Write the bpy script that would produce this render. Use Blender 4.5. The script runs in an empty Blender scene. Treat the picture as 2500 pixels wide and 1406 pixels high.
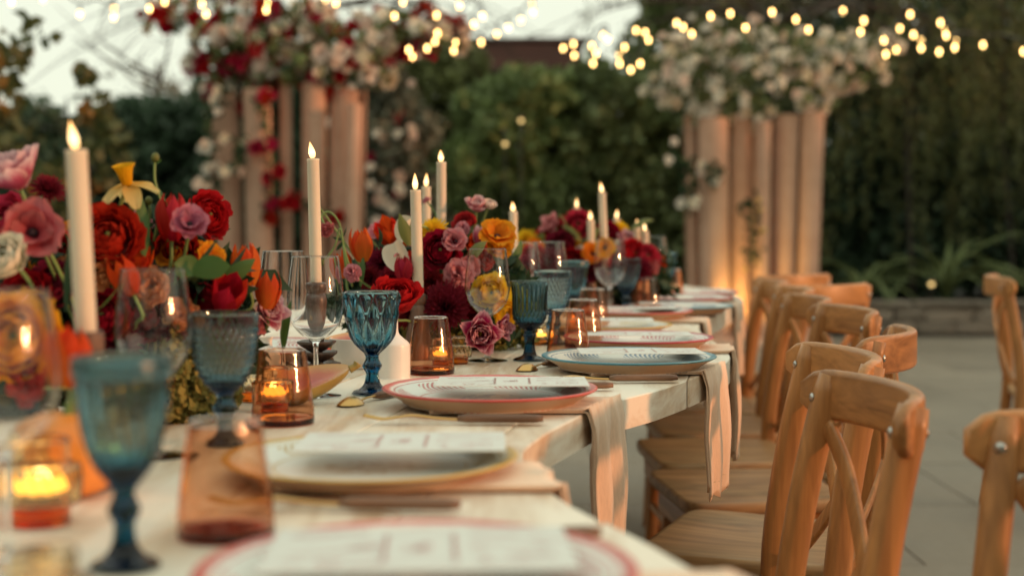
import bpy, math, random
import numpy as np
from mathutils import Vector, Matrix, Quaternion, noise

R = math.radians
scene = bpy.context.scene
col = scene.collection

# ------------------------------------------------------------------ camera, sky, sun, exposure
CAM_Z = 1.045
LENS, FPX = 50.0, 50.0 / 36.0 * 2500.0
PITCH = math.atan((703.0 - 532.0) / FPX)
cam_data = bpy.data.cameras.new('camera')
cam = bpy.data.objects.new('camera', cam_data)
col.objects.link(cam)
cam.location = (0, 0, CAM_Z)
cam.rotation_euler = (R(90) - PITCH, 0, 0)
cam_data.lens = LENS
cam_data.sensor_width = 36
cam_data.clip_start = 0.05
cam_data.clip_end = 500
cam_data.dof.use_dof = True
cam_data.dof.focus_distance = 2.2
cam_data.dof.aperture_fstop = 2.9
scene.camera = cam

SUN_DIR = Vector((0.94, -0.30, 0.135)).normalized()      # towards the sun
world = bpy.data.worlds.new('World')
scene.world = world
world.use_nodes = True
wn, wl = world.node_tree.nodes, world.node_tree.links
wn.clear()
sky = wn.new('ShaderNodeTexSky')
sky.sky_type = 'NISHITA'
sky.sun_disc = False
sky.sun_elevation = math.asin(SUN_DIR.z)
sky.sun_rotation = math.atan2(SUN_DIR.x, SUN_DIR.y)
sky.dust_density = 3.0
s1 = wn.new('ShaderNodeMix'); s1.data_type = 'RGBA'; s1.blend_type = 'MULTIPLY'
s1.inputs[0].default_value = 1.0
s1.inputs[7].default_value = (0.11, 0.11, 0.10, 1)
s2 = wn.new('ShaderNodeMix'); s2.data_type = 'RGBA'
s2.inputs[0].default_value = 0.92
s2.inputs[7].default_value = (0.89, 0.93, 0.755, 1)       # thin even cloud of the late evening
bg = wn.new('ShaderNodeBackground'); bg.inputs[1].default_value = 1.0
wo = wn.new('ShaderNodeOutputWorld')
wl.new(sky.outputs[0], s1.inputs[6]); wl.new(s1.outputs[2], s2.inputs[6])
wl.new(s2.outputs[2], bg.inputs[0]); wl.new(bg.outputs[0], wo.inputs[0])

sun_data = bpy.data.lights.new('sun', 'SUN')
sun_data.energy = 2.1
sun_data.angle = R(3.5)
sun_data.color = (1.0, 0.41, 0.18)
sun = bpy.data.objects.new('sun', sun_data)
col.objects.link(sun)
sun.rotation_euler = SUN_DIR.to_track_quat('Z', 'Y').to_euler()

scene.view_settings.view_transform = 'Standard'
scene.view_settings.look = 'None'
scene.view_settings.exposure = 0.15
scene.view_settings.gamma = 1.0
scene.cycles.use_denoising = True
scene.cycles.use_adaptive_sampling = True
scene.cycles.adaptive_threshold = 0.02
scene.cycles.max_bounces = 14
scene.cycles.transmission_bounces = 12
scene.cycles.transparent_max_bounces = 12
scene.cycles.diffuse_bounces = 3
scene.cycles.glossy_bounces = 4
scene.cycles.caustics_reflective = False
scene.cycles.caustics_refractive = True
scene.cycles.blur_glossy = 0.6
scene.cycles.sample_clamp_indirect = 4.0

# ------------------------------------------------------------------ points of the place
CP, SP = math.cos(PITCH), math.sin(PITCH)
def at(px, py, Y=None, Z=None):
    """The point of the place on the line of sight of a photograph pixel, at depth Y or height Z."""
    a, b = (px - 1250.0) / FPX, -(py - 703.0) / FPX
    d = Vector((a, CP + b * SP, -SP + b * CP))
    t = Y / d.y if Y is not None else (Z - CAM_Z) / d.z
    return Vector((0, 0, CAM_Z)) + d * t
TZ = 0.79                                                # table top

# ------------------------------------------------------------------ helpers: objects
def tag(o, label=None, cat=None, group=None, kind=None):
    if label: o['label'] = label
    if cat: o['category'] = cat
    if group: o['group'] = group
    if kind: o['kind'] = kind
    return o
def empty(name, loc=(0, 0, 0), rz=0.0):
    o = bpy.data.objects.new(name, None)
    o.empty_display_size = 0.05
    col.objects.link(o)
    o.location = loc
    o.rotation_euler = (0, 0, rz)
    return o
def inst(name, mesh, parent=None, loc=(0, 0, 0), rot=None, scale=None):
    o = bpy.data.objects.new(name, mesh)
    col.objects.link(o)
    o.parent = parent
    o.location = loc
    if rot is not None:
        if isinstance(rot, Quaternion):
            o.rotation_mode = 'QUATERNION'; o.rotation_quaternion = rot
        else:
            o.rotation_euler = rot
    if scale is not None:
        o.scale = (scale,) * 3 if not hasattr(scale, '__len__') else scale
    return o
KIDS = {}
def copy_tree(o, parent=None):
    c = o.copy()
    col.objects.link(c)
    c.parent = parent
    for ch in o.children:
        copy_tree(ch, c)
    return c

class MB:
    def __init__(s):
        s.v, s.f, s.a, s.m = [], [], [], []
    def add(s, vf, M=None, mi=0):
        vs, fs = vf[0], vf[1]
        at_ = vf[2] if len(vf) > 2 else [(0.5, 0.5)] * len(vs)
        o = len(s.v)
        if M is not None:
            vs = [M @ Vector(p) for p in vs]
        s.v.extend(tuple(p) for p in vs)
        s.f.extend(tuple(i + o for i in f) for f in fs)
        s.a.extend(at_)
        s.m.extend([mi] * len(fs))
        return s
    def mesh(s, name, mats, smooth=True):
        me = bpy.data.meshes.new(name)
        me.from_pydata(s.v, [], s.f)
        if not isinstance(mats, (list, tuple)): mats = [mats]
        for m in mats: me.materials.append(m)
        if len(mats) > 1:
            me.polygons.foreach_set('material_index', s.m)
        if smooth:
            me.polygons.foreach_set('use_smooth', [True] * len(me.polygons))
        at_ = me.attributes.new('petal', 'FLOAT2', 'POINT')
        at_.data.foreach_set('vector', np.array(s.a, dtype=np.float32).ravel())
        me.update()
        return me
    def build(s, name, mats, parent=None, smooth=True, loc=(0, 0, 0), rot=None, sharp=None):
        me = s.mesh(name, mats, smooth)
        if sharp:
            me.set_sharp_from_angle(angle=R(sharp))
        return inst(name, me, parent, loc, rot)

# ------------------------------------------------------------------ helpers: shapes -> (verts, faces)
def box(x0, x1, y0, y1, z0, z1):
    v = [(x, y, z) for x in (x0, x1) for y in (y0, y1) for z in (z0, z1)]
    return v, [(0, 1, 3, 2), (4, 6, 7, 5), (0, 4, 5, 1), (2, 3, 7, 6), (0, 2, 6, 4), (1, 5, 7, 3)]
def grid(fn, nu, nv, closed_u=False):
    vs, at_ = [], []
    for j in range(nv + 1):
        for i in range(nu if closed_u else nu + 1):
            u, v = i / nu, j / nv
            vs.append(fn(u, v)); at_.append((u, v))
    n = nu if closed_u else nu + 1
    fs = []
    for j in range(nv):
        for i in range(nu):
            a, b = j * n + i, j * n + (i + 1) % n
            fs.append((a, b, b + n, a + n))
    return vs, fs, at_
def loft(loops, cap=True, closed=True):
    n = len(loops[0]); vs, fs, at_ = [], [], []
    m = len(loops)
    for j, l in enumerate(loops):
        vs += [tuple(p) for p in l]
        at_ += [(i / n, j / max(1, m - 1)) for i in range(n)]
    for j in range(m - 1):
        for i in range(n if closed else n - 1):
            a, b = j * n + i, j * n + (i + 1) % n
            fs.append((a, b, b + n, a + n))
    if cap:
        fs.append(tuple(range(n))[::-1]); fs.append(tuple((m - 1) * n + i for i in range(n)))
    return vs, fs, at_
def lathe(prof, seg=32, mod=None, closed=False):
    """prof: (radius, z) from bottom to top; mod(theta, z, i) is added to the radius."""
    loops = []
    for i, (r, z) in enumerate(prof):
        r = max(r, 1e-5)
        loops.append([((r + (mod(2 * math.pi * k / seg, z, i) if mod else 0)) * math.cos(2 * math.pi * k / seg),
                       (r + (mod(2 * math.pi * k / seg, z, i) if mod else 0)) * math.sin(2 * math.pi * k / seg), z) for k in range(seg)])
    return loft(loops, cap=True)
def spline(pts, n):
    """Catmull-Rom through pts (tuples of any length), n steps per span."""
    out = []
    P = [pts[0]] + list(pts) + [pts[-1]]
    for i in range(1, len(P) - 2):
        p0, p1, p2, p3 = P[i - 1], P[i], P[i + 1], P[i + 2]
        for k in range(n):
            t = k / n
            out.append(tuple(0.5 * (2 * b + (c - a) * t + (2 * a - 5 * b + 4 * c - d) * t * t + (3 * b - a - 3 * c + d) * t ** 3)
                             for a, b, c, d in zip(p0, p1, p2, p3)))
    out.append(tuple(pts[-1]))
    return out
def sweep(path, section, up=(0, 0, 1), scale=None, cap=True):
    """section: [(a, b)] with a along side, b along the up-ish normal; scale(i) -> (sa, sb)."""
    path = [Vector(p) for p in path]; up = Vector(up); loops = []
    for i, p in enumerate(path):
        t = (path[min(i + 1, len(path) - 1)] - path[max(i - 1, 0)]).normalized()
        side = t.cross(up)
        if side.length < 1e-4: side = t.cross(Vector((1, 0, 0)))
        side.normalize(); nn = side.cross(t).normalized()
        sa, sb = scale(i) if scale else (1, 1)
        loops.append([p + side * (a * sa) + nn * (b * sb) for a, b in section])
    return loft(loops, cap)
def ring(r, n=8, ry=None):
    ry = r if ry is None else ry
    return [(r * math.cos(2 * math.pi * k / n), ry * math.sin(2 * math.pi * k / n)) for k in range(n)]
def rrect(w, h, r, n=3):
    pts = []
    for cx, cy, a0 in ((w / 2 - r, h / 2 - r, 0), (-w / 2 + r, h / 2 - r, 90), (-w / 2 + r, -h / 2 + r, 180), (w / 2 - r, -h / 2 + r, 270)):
        for k in range(n + 1):
            a = R(a0 + 90 * k / n)
            pts.append((cx + r * math.cos(a), cy + r * math.sin(a)))
    return pts
def tube(path, r, n=8, cap=True):
    path = [Vector(p) for p in path]
    rs = r if hasattr(r, '__len__') else [r] * len(path)
    t0 = (path[1] - path[0]).normalized()
    side = t0.cross(Vector((0.31, 0.2, 0.93)))
    side.normalize(); loops = []
    for i, p in enumerate(path):
        t = (path[min(i + 1, len(path) - 1)] - path[max(i - 1, 0)]).normalized()
        side = (side - t * side.dot(t)).normalized(); nn = t.cross(side)
        loops.append([p + side * (rs[i] * math.cos(2 * math.pi * k / n)) + nn * (rs[i] * math.sin(2 * math.pi * k / n)) for k in range(n)])
    return loft(loops, cap)
def slab(outline, z0, z1, bev=0.004):
    """A flat board from a 2-D outline with softened edges."""
    n = len(outline); c = Vector((sum(p[0] for p in outline) / n, sum(p[1] for p in outline) / n))
    def lp(ins, z):
        o = []
        for p in outline:
            d = Vector((p[0], p[1])) - c
            d = d * (1 - ins / max(d.length, 1e-6))
            o.append((c.x + d.x, c.y + d.y, z))
        return o
    return loft([lp(bev, z0), lp(bev * .3, z0 + bev * .3), lp(0, z0 + bev), lp(0, z1 - bev), lp(bev * .3, z1 - bev * .3), lp(bev, z1)])
def ellipsoid(rx, ry, rz, nu=12, nv=8, c=(0, 0, 0)):
    return grid(lambda u, v: (c[0] + rx * math.cos(2 * math.pi * u) * math.sin(math.pi * (v * .998 + .001)), c[1] + ry * math.sin(2 * math.pi * u) * math.sin(math.pi * (v * .998 + .001)),
                              c[2] - rz * math.cos(math.pi * v)), nu, nv, True)

# ------------------------------------------------------------------ materials
def new_mat(name):
    m = bpy.data.materials.new(name); m.use_nodes = True
    nt = m.node_tree; nt.nodes.clear()
    out = nt.nodes.new('ShaderNodeOutputMaterial')
    return m, nt.nodes, nt.links, out
def c4(c): return (c[0], c[1], c[2], 1.0)
def mixc(N, L, fac, a, b, mode='MIX'):
    n = N.new('ShaderNodeMix'); n.data_type = 'RGBA'; n.blend_type = mode
    for k, x in ((0, fac), (6, a), (7, b)):
        if isinstance(x, (int, float)): n.inputs[k].default_value = x
        elif isinstance(x, tuple): n.inputs[k].default_value = c4(x)
        else: L.new(x, n.inputs[k])
    return n.outputs[2]
def ramp(N, L, src, pts):
    n = N.new('ShaderNodeValToRGB'); e = n.color_ramp.elements
    while len(e) < len(pts): e.new(0.5)
    for k, (p, c) in enumerate(pts):
        e[k].position = p; e[k].color = c4(c) if hasattr(c, '__len__') else (c, c, c, 1)
    L.new(src, n.inputs[0])
    return n.outputs[0]
def math_(N, L, op, a, b=None, c=None):
    n = N.new('ShaderNodeMath'); n.operation = op
    for k, x in enumerate((a, b, c)):
        if x is None: continue
        if isinstance(x, (int, float)): n.inputs[k].default_value = x
        else: L.new(x, n.inputs[k])
    return n.outputs[0]
def coords(N, L, scale=(1, 1, 1), src='Object', rot=(0, 0, 0)):
    tc = N.new('ShaderNodeTexCoord'); mp = N.new('ShaderNodeMapping')
    mp.inputs['Scale'].default_value = scale; mp.inputs['Rotation'].default_value = rot
    L.new(tc.outputs[src], mp.inputs[0])
    return mp.outputs[0]
def noise_t(N, L, vec, scale, detail=4, rough=0.55, dist=0.0):
    n = N.new('ShaderNodeTexNoise')
    n.inputs['Scale'].default_value = scale; n.inputs['Detail'].default_value = detail
    n.inputs['Roughness'].default_value = rough; n.inputs['Distortion'].default_value = dist
    if vec is not None: L.new(vec, n.inputs['Vector'])
    return n.outputs[0]
def bump_(N, L, h, strength=0.3, dist=0.01):
    n = N.new('ShaderNodeBump'); n.inputs['Strength'].default_value = strength; n.inputs['Distance'].default_value = dist
    L.new(h, n.inputs['Height'])
    return n.outputs[0]
def pbsdf(N, L, out, color, rough=0.5, metal=0.0, normal=None, spec=0.5, coat=0.0, sheen=0.0, emis=None):
    b = N.new('ShaderNodeBsdfPrincipled')
    for k, x in (('Base Color', color), ('Roughness', rough)):
        if isinstance(x, tuple): b.inputs[k].default_value = c4(x)
        elif isinstance(x, (int, float)): b.inputs[k].default_value = x
        else: L.new(x, b.inputs[k])
    b.inputs['Metallic'].default_value = metal
    b.inputs['Specular IOR Level'].default_value = spec
    b.inputs['Coat Weight'].default_value = coat
    b.inputs['Coat Roughness'].default_value = 0.12
    b.inputs['Sheen Weight'].default_value = sheen
    if normal is not None: L.new(normal, b.inputs['Normal'])
    if out is not None: L.new(b.outputs[0], out.inputs[0])
    return b
def plain(name, c, rough=0.5, metal=0.0, scale=20, var=0.18, bump=0.15, spec=0.5, coat=0.0, sheen=0.0, bd=0.002, stretch=(1, 1, 1)):
    m, N, L, out = new_mat(name)
    vec = coords(N, L, stretch)
    f = noise_t(N, L, vec, scale)
    oi = N.new('ShaderNodeObjectInfo')
    f2 = math_(N, L, 'MULTIPLY_ADD', oi.outputs['Random'], 0.35, math_(N, L, 'MULTIPLY', f, 0.75))
    lo = tuple(x * (1 - var) for x in c); hi = tuple(min(1, x * (1 + var)) for x in c)
    cc = ramp(N, L, f2, [(0.25, lo), (0.8, hi)])
    pbsdf(N, L, out, cc, rough, metal, bump_(N, L, f, bump, bd), spec, coat, sheen)
    return m
def wood(name, c_lo, c_hi, axis=2, rough=0.45, fine=1.0, coat=0.0, wash=None, band=0.11):
    m, N, L, out = new_mat(name)
    st = [26 * fine] * 3; st[axis] = 1.6 * fine
    oi = N.new('ShaderNodeObjectInfo')
    tc = N.new('ShaderNodeTexCoord'); ad = N.new('ShaderNodeVectorMath'); ad.operation = 'ADD'
    sc = N.new('ShaderNodeVectorMath'); sc.operation = 'SCALE'; sc.inputs[0].default_value = (3.1, 1.7, 2.3)
    L.new(oi.outputs['Random'], sc.inputs['Scale'])
    L.new(tc.outputs['Object'], ad.inputs[0]); L.new(sc.outputs[0], ad.inputs[1])
    mp = N.new('ShaderNodeMapping'); mp.inputs['Scale'].default_value = st; L.new(ad.outputs[0], mp.inputs[0])
    g1 = noise_t(N, L, mp.outputs[0], 1.0, 6, 0.6, 0.6)
    mp2 = N.new('ShaderNodeMapping'); st2 = [7 * fine] * 3; st2[axis] = 0.9 * fine; mp2.inputs['Scale'].default_value = st2; L.new(ad.outputs[0], mp2.inputs[0])
    g2 = noise_t(N, L, mp2.outputs[0], 1.0, 3, 0.5, 1.2)
    bands = math_(N, L, 'SINE', math_(N, L, 'MULTIPLY', g2, 46.0))
    g = math_(N, L, 'ADD', math_(N, L, 'MULTIPLY', g1, 0.62), math_(N, L, 'MULTIPLY_ADD', bands, band, 0.2))
    g = math_(N, L, 'MULTIPLY_ADD', oi.outputs['Random'], 0.16, math_(N, L, 'MULTIPLY_ADD', g, 1.15, -0.12))
    cc = ramp(N, L, g, [(0.28, c_lo), (0.78, c_hi)])
    if wash:
        w = noise_t(N, L, mp2.outputs[0], 2.2, 5, 0.65, 0.4)
        cc = mixc(N, L, ramp(N, L, w, [(0.34, 0.0), (0.58, 1.0)]), cc, wash)
    pbsdf(N, L, out, cc, rough, 0, bump_(N, L, g, 0.22, 0.0015), 0.45, coat)
    return m
def petal_mat(name, base, tip, edge=None, dark=None, trans=0.48, streak=0.6):
    """Pigment runs from the petal's base to its tip; edge is its margin colour."""
    m, N, L, out = new_mat(name)
    a = N.new('ShaderNodeAttribute'); a.attribute_name = 'petal'
    sp = N.new('ShaderNodeSeparateXYZ'); L.new(a.outputs['Vector'], sp.inputs[0])
    u, v = sp.outputs[0], sp.outputs[1]
    cb = N.new('ShaderNodeCombineXYZ')
    L.new(math_(N, L, 'MULTIPLY', u, 26.0), cb.inputs[0]); L.new(math_(N, L, 'MULTIPLY', v, 2.0), cb.inputs[1])
    oi = N.new('ShaderNodeObjectInfo'); L.new(math_(N, L, 'MULTIPLY', oi.outputs['Random'], 9.0), cb.inputs[2])
    st = noise_t(N, L, cb.outputs[0], 1.0, 3, 0.6)
    vv = math_(N, L, 'ADD', v, math_(N, L, 'MULTIPLY_ADD', st, streak, -0.5 * streak))
    cc = mixc(N, L, ramp(N, L, vv, [(0.1, 0.0), (0.9, 1.0)]), base, tip)
    if edge:
        d = math_(N, L, 'ABSOLUTE', math_(N, L, 'MULTIPLY_ADD', u, 2.0, -1.0))
        e = math_(N, L, 'MAXIMUM', math_(N, L, 'ADD', math_(N, L, 'MULTIPLY', d, 1.0), math_(N, L, 'MULTIPLY_ADD', st, 0.5, -0.3)), vv)
        cc = mixc(N, L, ramp(N, L, e, [(0.62, 0.0), (0.98, 1.0)]), cc, edge)
    hs = N.new('ShaderNodeHueSaturation')
    L.new(math_(N, L, 'MULTIPLY_ADD', oi.outputs['Random'], 0.02, 0.49), hs.inputs['Hue'])
    L.new(math_(N, L, 'MULTIPLY_ADD', st, 0.5, 0.75), hs.inputs['Value'])
    L.new(cc, hs.inputs['Color'])
    b = pbsdf(N, L, None, hs.outputs[0], 0.6, 0, bump_(N, L, st, 0.3, 0.002), 0.14, 0, 0.0)
    t = N.new('ShaderNodeBsdfTranslucent'); L.new(hs.outputs[0], t.inputs[0])
    mx = N.new('ShaderNodeMixShader'); mx.inputs[0].default_value = trans
    L.new(b.outputs[0], mx.inputs[1]); L.new(t.outputs[0], mx.inputs[2]); L.new(mx.outputs[0], out.inputs[0])
    return m
def leaf_mat(name, c, var=0.5, trans=0.3, alt=None):
    m, N, L, out = new_mat(name)
    vec = coords(N, L)
    f = noise_t(N, L, vec, 1.3, 5, 0.7)
    lo = tuple(x * (1 - var) for x in c); hi = tuple(x * (1 + var) for x in c)
    cc = ramp(N, L, f, [(0.3, lo), (0.7, hi)])
    if alt:
        f2 = noise_t(N, L, vec, 2.7, 3, 0.5)
        cc = mixc(N, L, ramp(N, L, f2, [(0.55, 0.0), (0.68, 1.0)]), cc, alt)
    b = pbsdf(N, L, None, cc, 0.5, 0, None, 0.35)
    t = N.new('ShaderNodeBsdfTranslucent'); L.new(cc, t.inputs[0])
    mx = N.new('ShaderNodeMixShader'); mx.inputs[0].default_value = trans
    L.new(b.outputs[0], mx.inputs[1]); L.new(t.outputs[0], mx.inputs[2]); L.new(mx.outputs[0], out.inputs[0])
    return m
def glass(name, absorb=None, density=1.0, ior=1.47, rough=0.0, tint=(1, 1, 1)):
    m, N, L, out = new_mat(name)
    g = N.new('ShaderNodeBsdfGlass'); g.inputs['Color'].default_value = c4(tint)
    g.inputs['Roughness'].default_value = rough; g.inputs['IOR'].default_value = ior
    L.new(g.outputs[0], out.inputs[0])
    if absorb:
        v = N.new('ShaderNodeVolumeAbsorption'); v.inputs[0].default_value = c4(absorb); v.inputs[1].default_value = density
        L.new(v.outputs[0], out.inputs[1])
    return m
def glow(name, c, s, core=None, cs=None):
    m, N, L, out = new_mat(name)
    e = N.new('ShaderNodeEmission'); e.inputs[1].default_value = s
    if core:
        a = N.new('ShaderNodeAttribute'); a.attribute_name = 'petal'
        sp = N.new('ShaderNodeSeparateXYZ'); L.new(a.outputs['Vector'], sp.inputs[0])
        L.new(ramp(N, L, sp.outputs[1], [(0.0, c), (0.45, core), (1.0, c)]), e.inputs[0])
    else:
        e.inputs[0].default_value = c4(c)
    L.new(e.outputs[0], out.inputs[0])
    return m

M = {}
M['honey_z'] = wood('honey_wood_upright', (0.19, 0.074, 0.020), (0.59, 0.265, 0.085), 2, 0.42, 1.6, 0.08, None, 0.035)
M['honey_x'] = wood('honey_wood_across', (0.19, 0.074, 0.020), (0.59, 0.265, 0.085), 0, 0.42, 1.6, 0.08, None, 0.035)
M['honey_y'] = wood('honey_wood_seat', (0.20, 0.095, 0.035), (0.62, 0.36, 0.16), 1, 0.48, 1.3, 0.05, None, 0.05)
M['washed'] = wood('whitewashed_table_wood', (0.50, 0.31, 0.175), (0.76, 0.58, 0.40), 1, 0.45, 0.9, 0.0, (0.88, 0.81, 0.69))
M['leg_wood'] = wood('table_leg_wood', (0.24, 0.14, 0.08), (0.42, 0.27, 0.16), 2, 0.6)
M['dark_wood'] = wood('dark_turned_wood', (0.030, 0.016, 0.011), (0.095, 0.05, 0.033), 2, 0.45, 1.5, 0.15)
M['brown_wood'] = wood('brown_turned_wood', (0.075, 0.036, 0.022), (0.19, 0.098, 0.062), 2, 0.5, 1.5, 0.1)
M['steel'] = plain('bolt_steel', (0.45, 0.43, 0.40), 0.3, 1.0)
M['gold'] = plain('brushed_gold', (0.62, 0.38, 0.14), 0.28, 1.0, 60, 0.12, 0.05)
M['handle'] = wood('walnut_cutlery_handle', (0.10, 0.05, 0.028), (0.26, 0.135, 0.075), 0, 0.5, 2.5)
M['linen'] = plain('beige_linen', (0.79, 0.58, 0.425), 0.9, 0, 420, 0.14, 0.5, 0.2, 0, 0.3, 0.0006, (1, 1, 0.18))
M['paper'] = plain('white_card', (0.70, 0.72, 0.69), 0.75, 0, 300, 0.03, 0.06)
M['ink'] = plain('red_ink', (0.50, 0.16, 0.15), 0.7, 0, 40, 0.2, 0.0)
M['wax'] = None
M['ceramic'] = plain('white_ceramic', (0.78, 0.72, 0.66), 0.35, 0, 25, 0.05, 0.05, 0.5, 0.2)
M['clear'] = glass('clear_glass', None, ior=1.38)
M['blue_glass'] = glass('blue_pressed_glass', (0.12, 0.58, 0.71), 280.0, 1.42)
M['slate_glass'] = glass('slate_blue_glass', (0.11, 0.55, 0.67), 350.0, 1.40)
M['frost_glass'] = glass('frosty_blue_glass', (0.16, 0.54, 0.68), 210.0, 1.42, 0.03)
M['amber_glass'] = glass('amber_glass', (0.94, 0.63, 0.38), 720.0, 1.40)
M['votive_glass'] = glass('honey_ribbed_glass', (0.97, 0.76, 0.34), 220.0, 1.47)
M['flame'] = glow('led_flame', (1.0, 0.46, 0.12), 2.8, (1.0, 0.70, 0.34))
M['votive_flame'] = glow('votive_flame', (1.0, 0.66, 0.22), 34.0)
M['votive_glow'] = glow('votive_diffuser', (1.0, 0.50, 0.08), 2.6)
M['bulb'] = glow('string_bulb', (1.0, 0.60, 0.20), 11.0)
M['garden_lamp'] = glow('garden_lamp', (1.0, 0.68, 0.26), 1.8)
M['stem'] = plain('green_stem', (0.16, 0.24, 0.07), 0.5, 0, 60, 0.3, 0.1)
M['leaf_light'] = leaf_mat('bright_leaf', (0.085, 0.165, 0.042), 0.45)
M['leaf_dark'] = leaf_mat('dark_leaf', (0.030, 0.065, 0.028), 0.4)
M['leaf_olive'] = leaf_mat('olive_leaf', (0.17, 0.19, 0.05), 0.4)
M['moss'] = plain('ochre_moss', (0.23, 0.19, 0.045), 0.95, 0, 60, 0.45, 0.6)
M['black_metal'] = plain('dark_cable', (0.02, 0.018, 0.016), 0.6)
M['bark'] = plain('dark_bark', (0.042, 0.032, 0.025), 0.9, 0, 14, 0.4, 0.6, bd=0.02)
def wax():
    m, N, L, out = new_mat('ivory_wax')
    b = pbsdf(N, L, out, (0.70, 0.60, 0.46), 0.5, 0, bump_(N, L, noise_t(N, L, coords(N, L), 90, 3), 0.08, 0.001), 0.4)
    b.inputs['Subsurface Weight'].default_value = 0.25
    b.inputs['Subsurface Radius'].default_value = (0.012, 0.007, 0.004)
    b.inputs['Subsurface Scale'].default_value = 1.0
    return m
M['wax'] = wax()
# pigments of the flowers
PET = {
 'red': petal_mat('red_petal', (0.30, 0.004, 0.008), (0.48, 0.012, 0.012)),
 'deepred': petal_mat('deep_red_petal', (0.15, 0.003, 0.008), (0.32, 0.008, 0.012)),
 'crimson': petal_mat('crimson_petal', (0.38, 0.008, 0.025), (0.50, 0.035, 0.05)),
 'burgundy': petal_mat('burgundy_petal', (0.07, 0.004, 0.012), (0.21, 0.014, 0.030), streak=0.8),
 'orange': petal_mat('orange_petal', (0.75, 0.20, 0.015), (0.80, 0.29, 0.02)),
 'tulip': petal_mat('orange_red_tulip_petal', (0.72, 0.20, 0.03), (0.62, 0.055, 0.014), (0.78, 0.13, 0.025)),
 'scarlet': petal_mat('scarlet_petal', (0.55, 0.05, 0.01), (0.66, 0.055, 0.012)),
 'amber': petal_mat('amber_petal', (0.72, 0.20, 0.01), (0.85, 0.40, 0.02)),
 'yellow': petal_mat('yellow_petal', (0.80, 0.42, 0.01), (0.85, 0.60, 0.03)),
 'pale': petal_mat('pale_yellow_petal', (0.78, 0.52, 0.13), (0.85, 0.70, 0.30)),
 'peach': petal_mat('peach_petal', (0.62, 0.20, 0.06), (0.74, 0.33, 0.14)),
 'pink': petal_mat('pink_petal', (0.62, 0.16, 0.20), (0.74, 0.33, 0.36)),
 'dusty': petal_mat('dusty_pink_petal', (0.50, 0.055, 0.085), (0.62, 0.20, 0.20), streak=0.9),
 'mauve': petal_mat('mauve_petal', (0.40, 0.08, 0.16), (0.58, 0.22, 0.28)),
 'twotone': petal_mat('pink_and_white_petal', (0.50, 0.07, 0.16), (0.62, 0.14, 0.24), (0.86, 0.62, 0.62), streak=0.7),
 'magenta': petal_mat('magenta_and_white_petal', (0.34, 0.01, 0.05), (0.42, 0.02, 0.09), (0.80, 0.45, 0.48), streak=0.6),
 'cream': petal_mat('cream_petal', (0.76, 0.66, 0.48), (0.86, 0.78, 0.64), trans=0.2),
 'white': petal_mat('white_petal', (0.80, 0.73, 0.62), (0.89, 0.84, 0.76), trans=0.2),
 'blush': petal_mat('blush_white_petal', (0.74, 0.57, 0.48), (0.86, 0.73, 0.64), trans=0.2),
 'bougain': petal_mat('crimson_bract', (0.24, 0.006, 0.024), (0.44, 0.014, 0.05), trans=0.25),
}
M['eye'] = plain('dark_flower_eye', (0.02, 0.006, 0.012), 0.7)
M['spadix'] = plain('rosy_spadix', (0.45, 0.13, 0.13), 0.5)
M['yellow_eye'] = plain('yellow_flower_eye', (0.55, 0.33, 0.02), 0.7)

# ------------------------------------------------------------------ petals and flower heads (unit: about 1 across)
def petal(L, W, th0, curl, cup, ruf, rng, nu=4, nv=5, a=0.75, notch=0.0, r0=0.03, k=3.0):
    """Petal leaving the axis at angle th0 (0 = straight up), bending by curl along its length."""
    ph = rng.uniform(0, 6.28); mids = []; r, z = r0, 0.0; n = 24
    for i in range(n + 1):
        th = th0 + curl * i / n
        mids.append((r, z, th))
        r += L / n * math.sin(th); z += L / n * math.cos(th)
    def fn(u, v):
        r, z, th = mids[min(n, int(round(v * n)))]
        s = 2 * u - 1
        w = W * (math.sin(math.pi * min(0.985, max(0.04, v)) ** a) ** 0.55)
        if v > 0.999: w = W * 0.30
        rr = ruf * v * v * math.sin(s * k * 1.9 + ph + v * 2.0)
        back = cup * w * s * s - rr
        vv = (1 - notch * (1 - abs(s)) * v) if notch else 1
        return ((r * vv) - math.cos(th) * back, s * w, z * vv + math.sin(th) * back)
    return grid(fn, nu, nv)
def put(mb, vf, phi, mi=0, z=0.0, tilt=0.0):
    mb.add(vf, Matrix.Translation((0, 0, z)) @ Matrix.Rotation(phi, 4, 'Z') @ Matrix.Rotation(tilt, 4, 'X'), mi)
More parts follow.
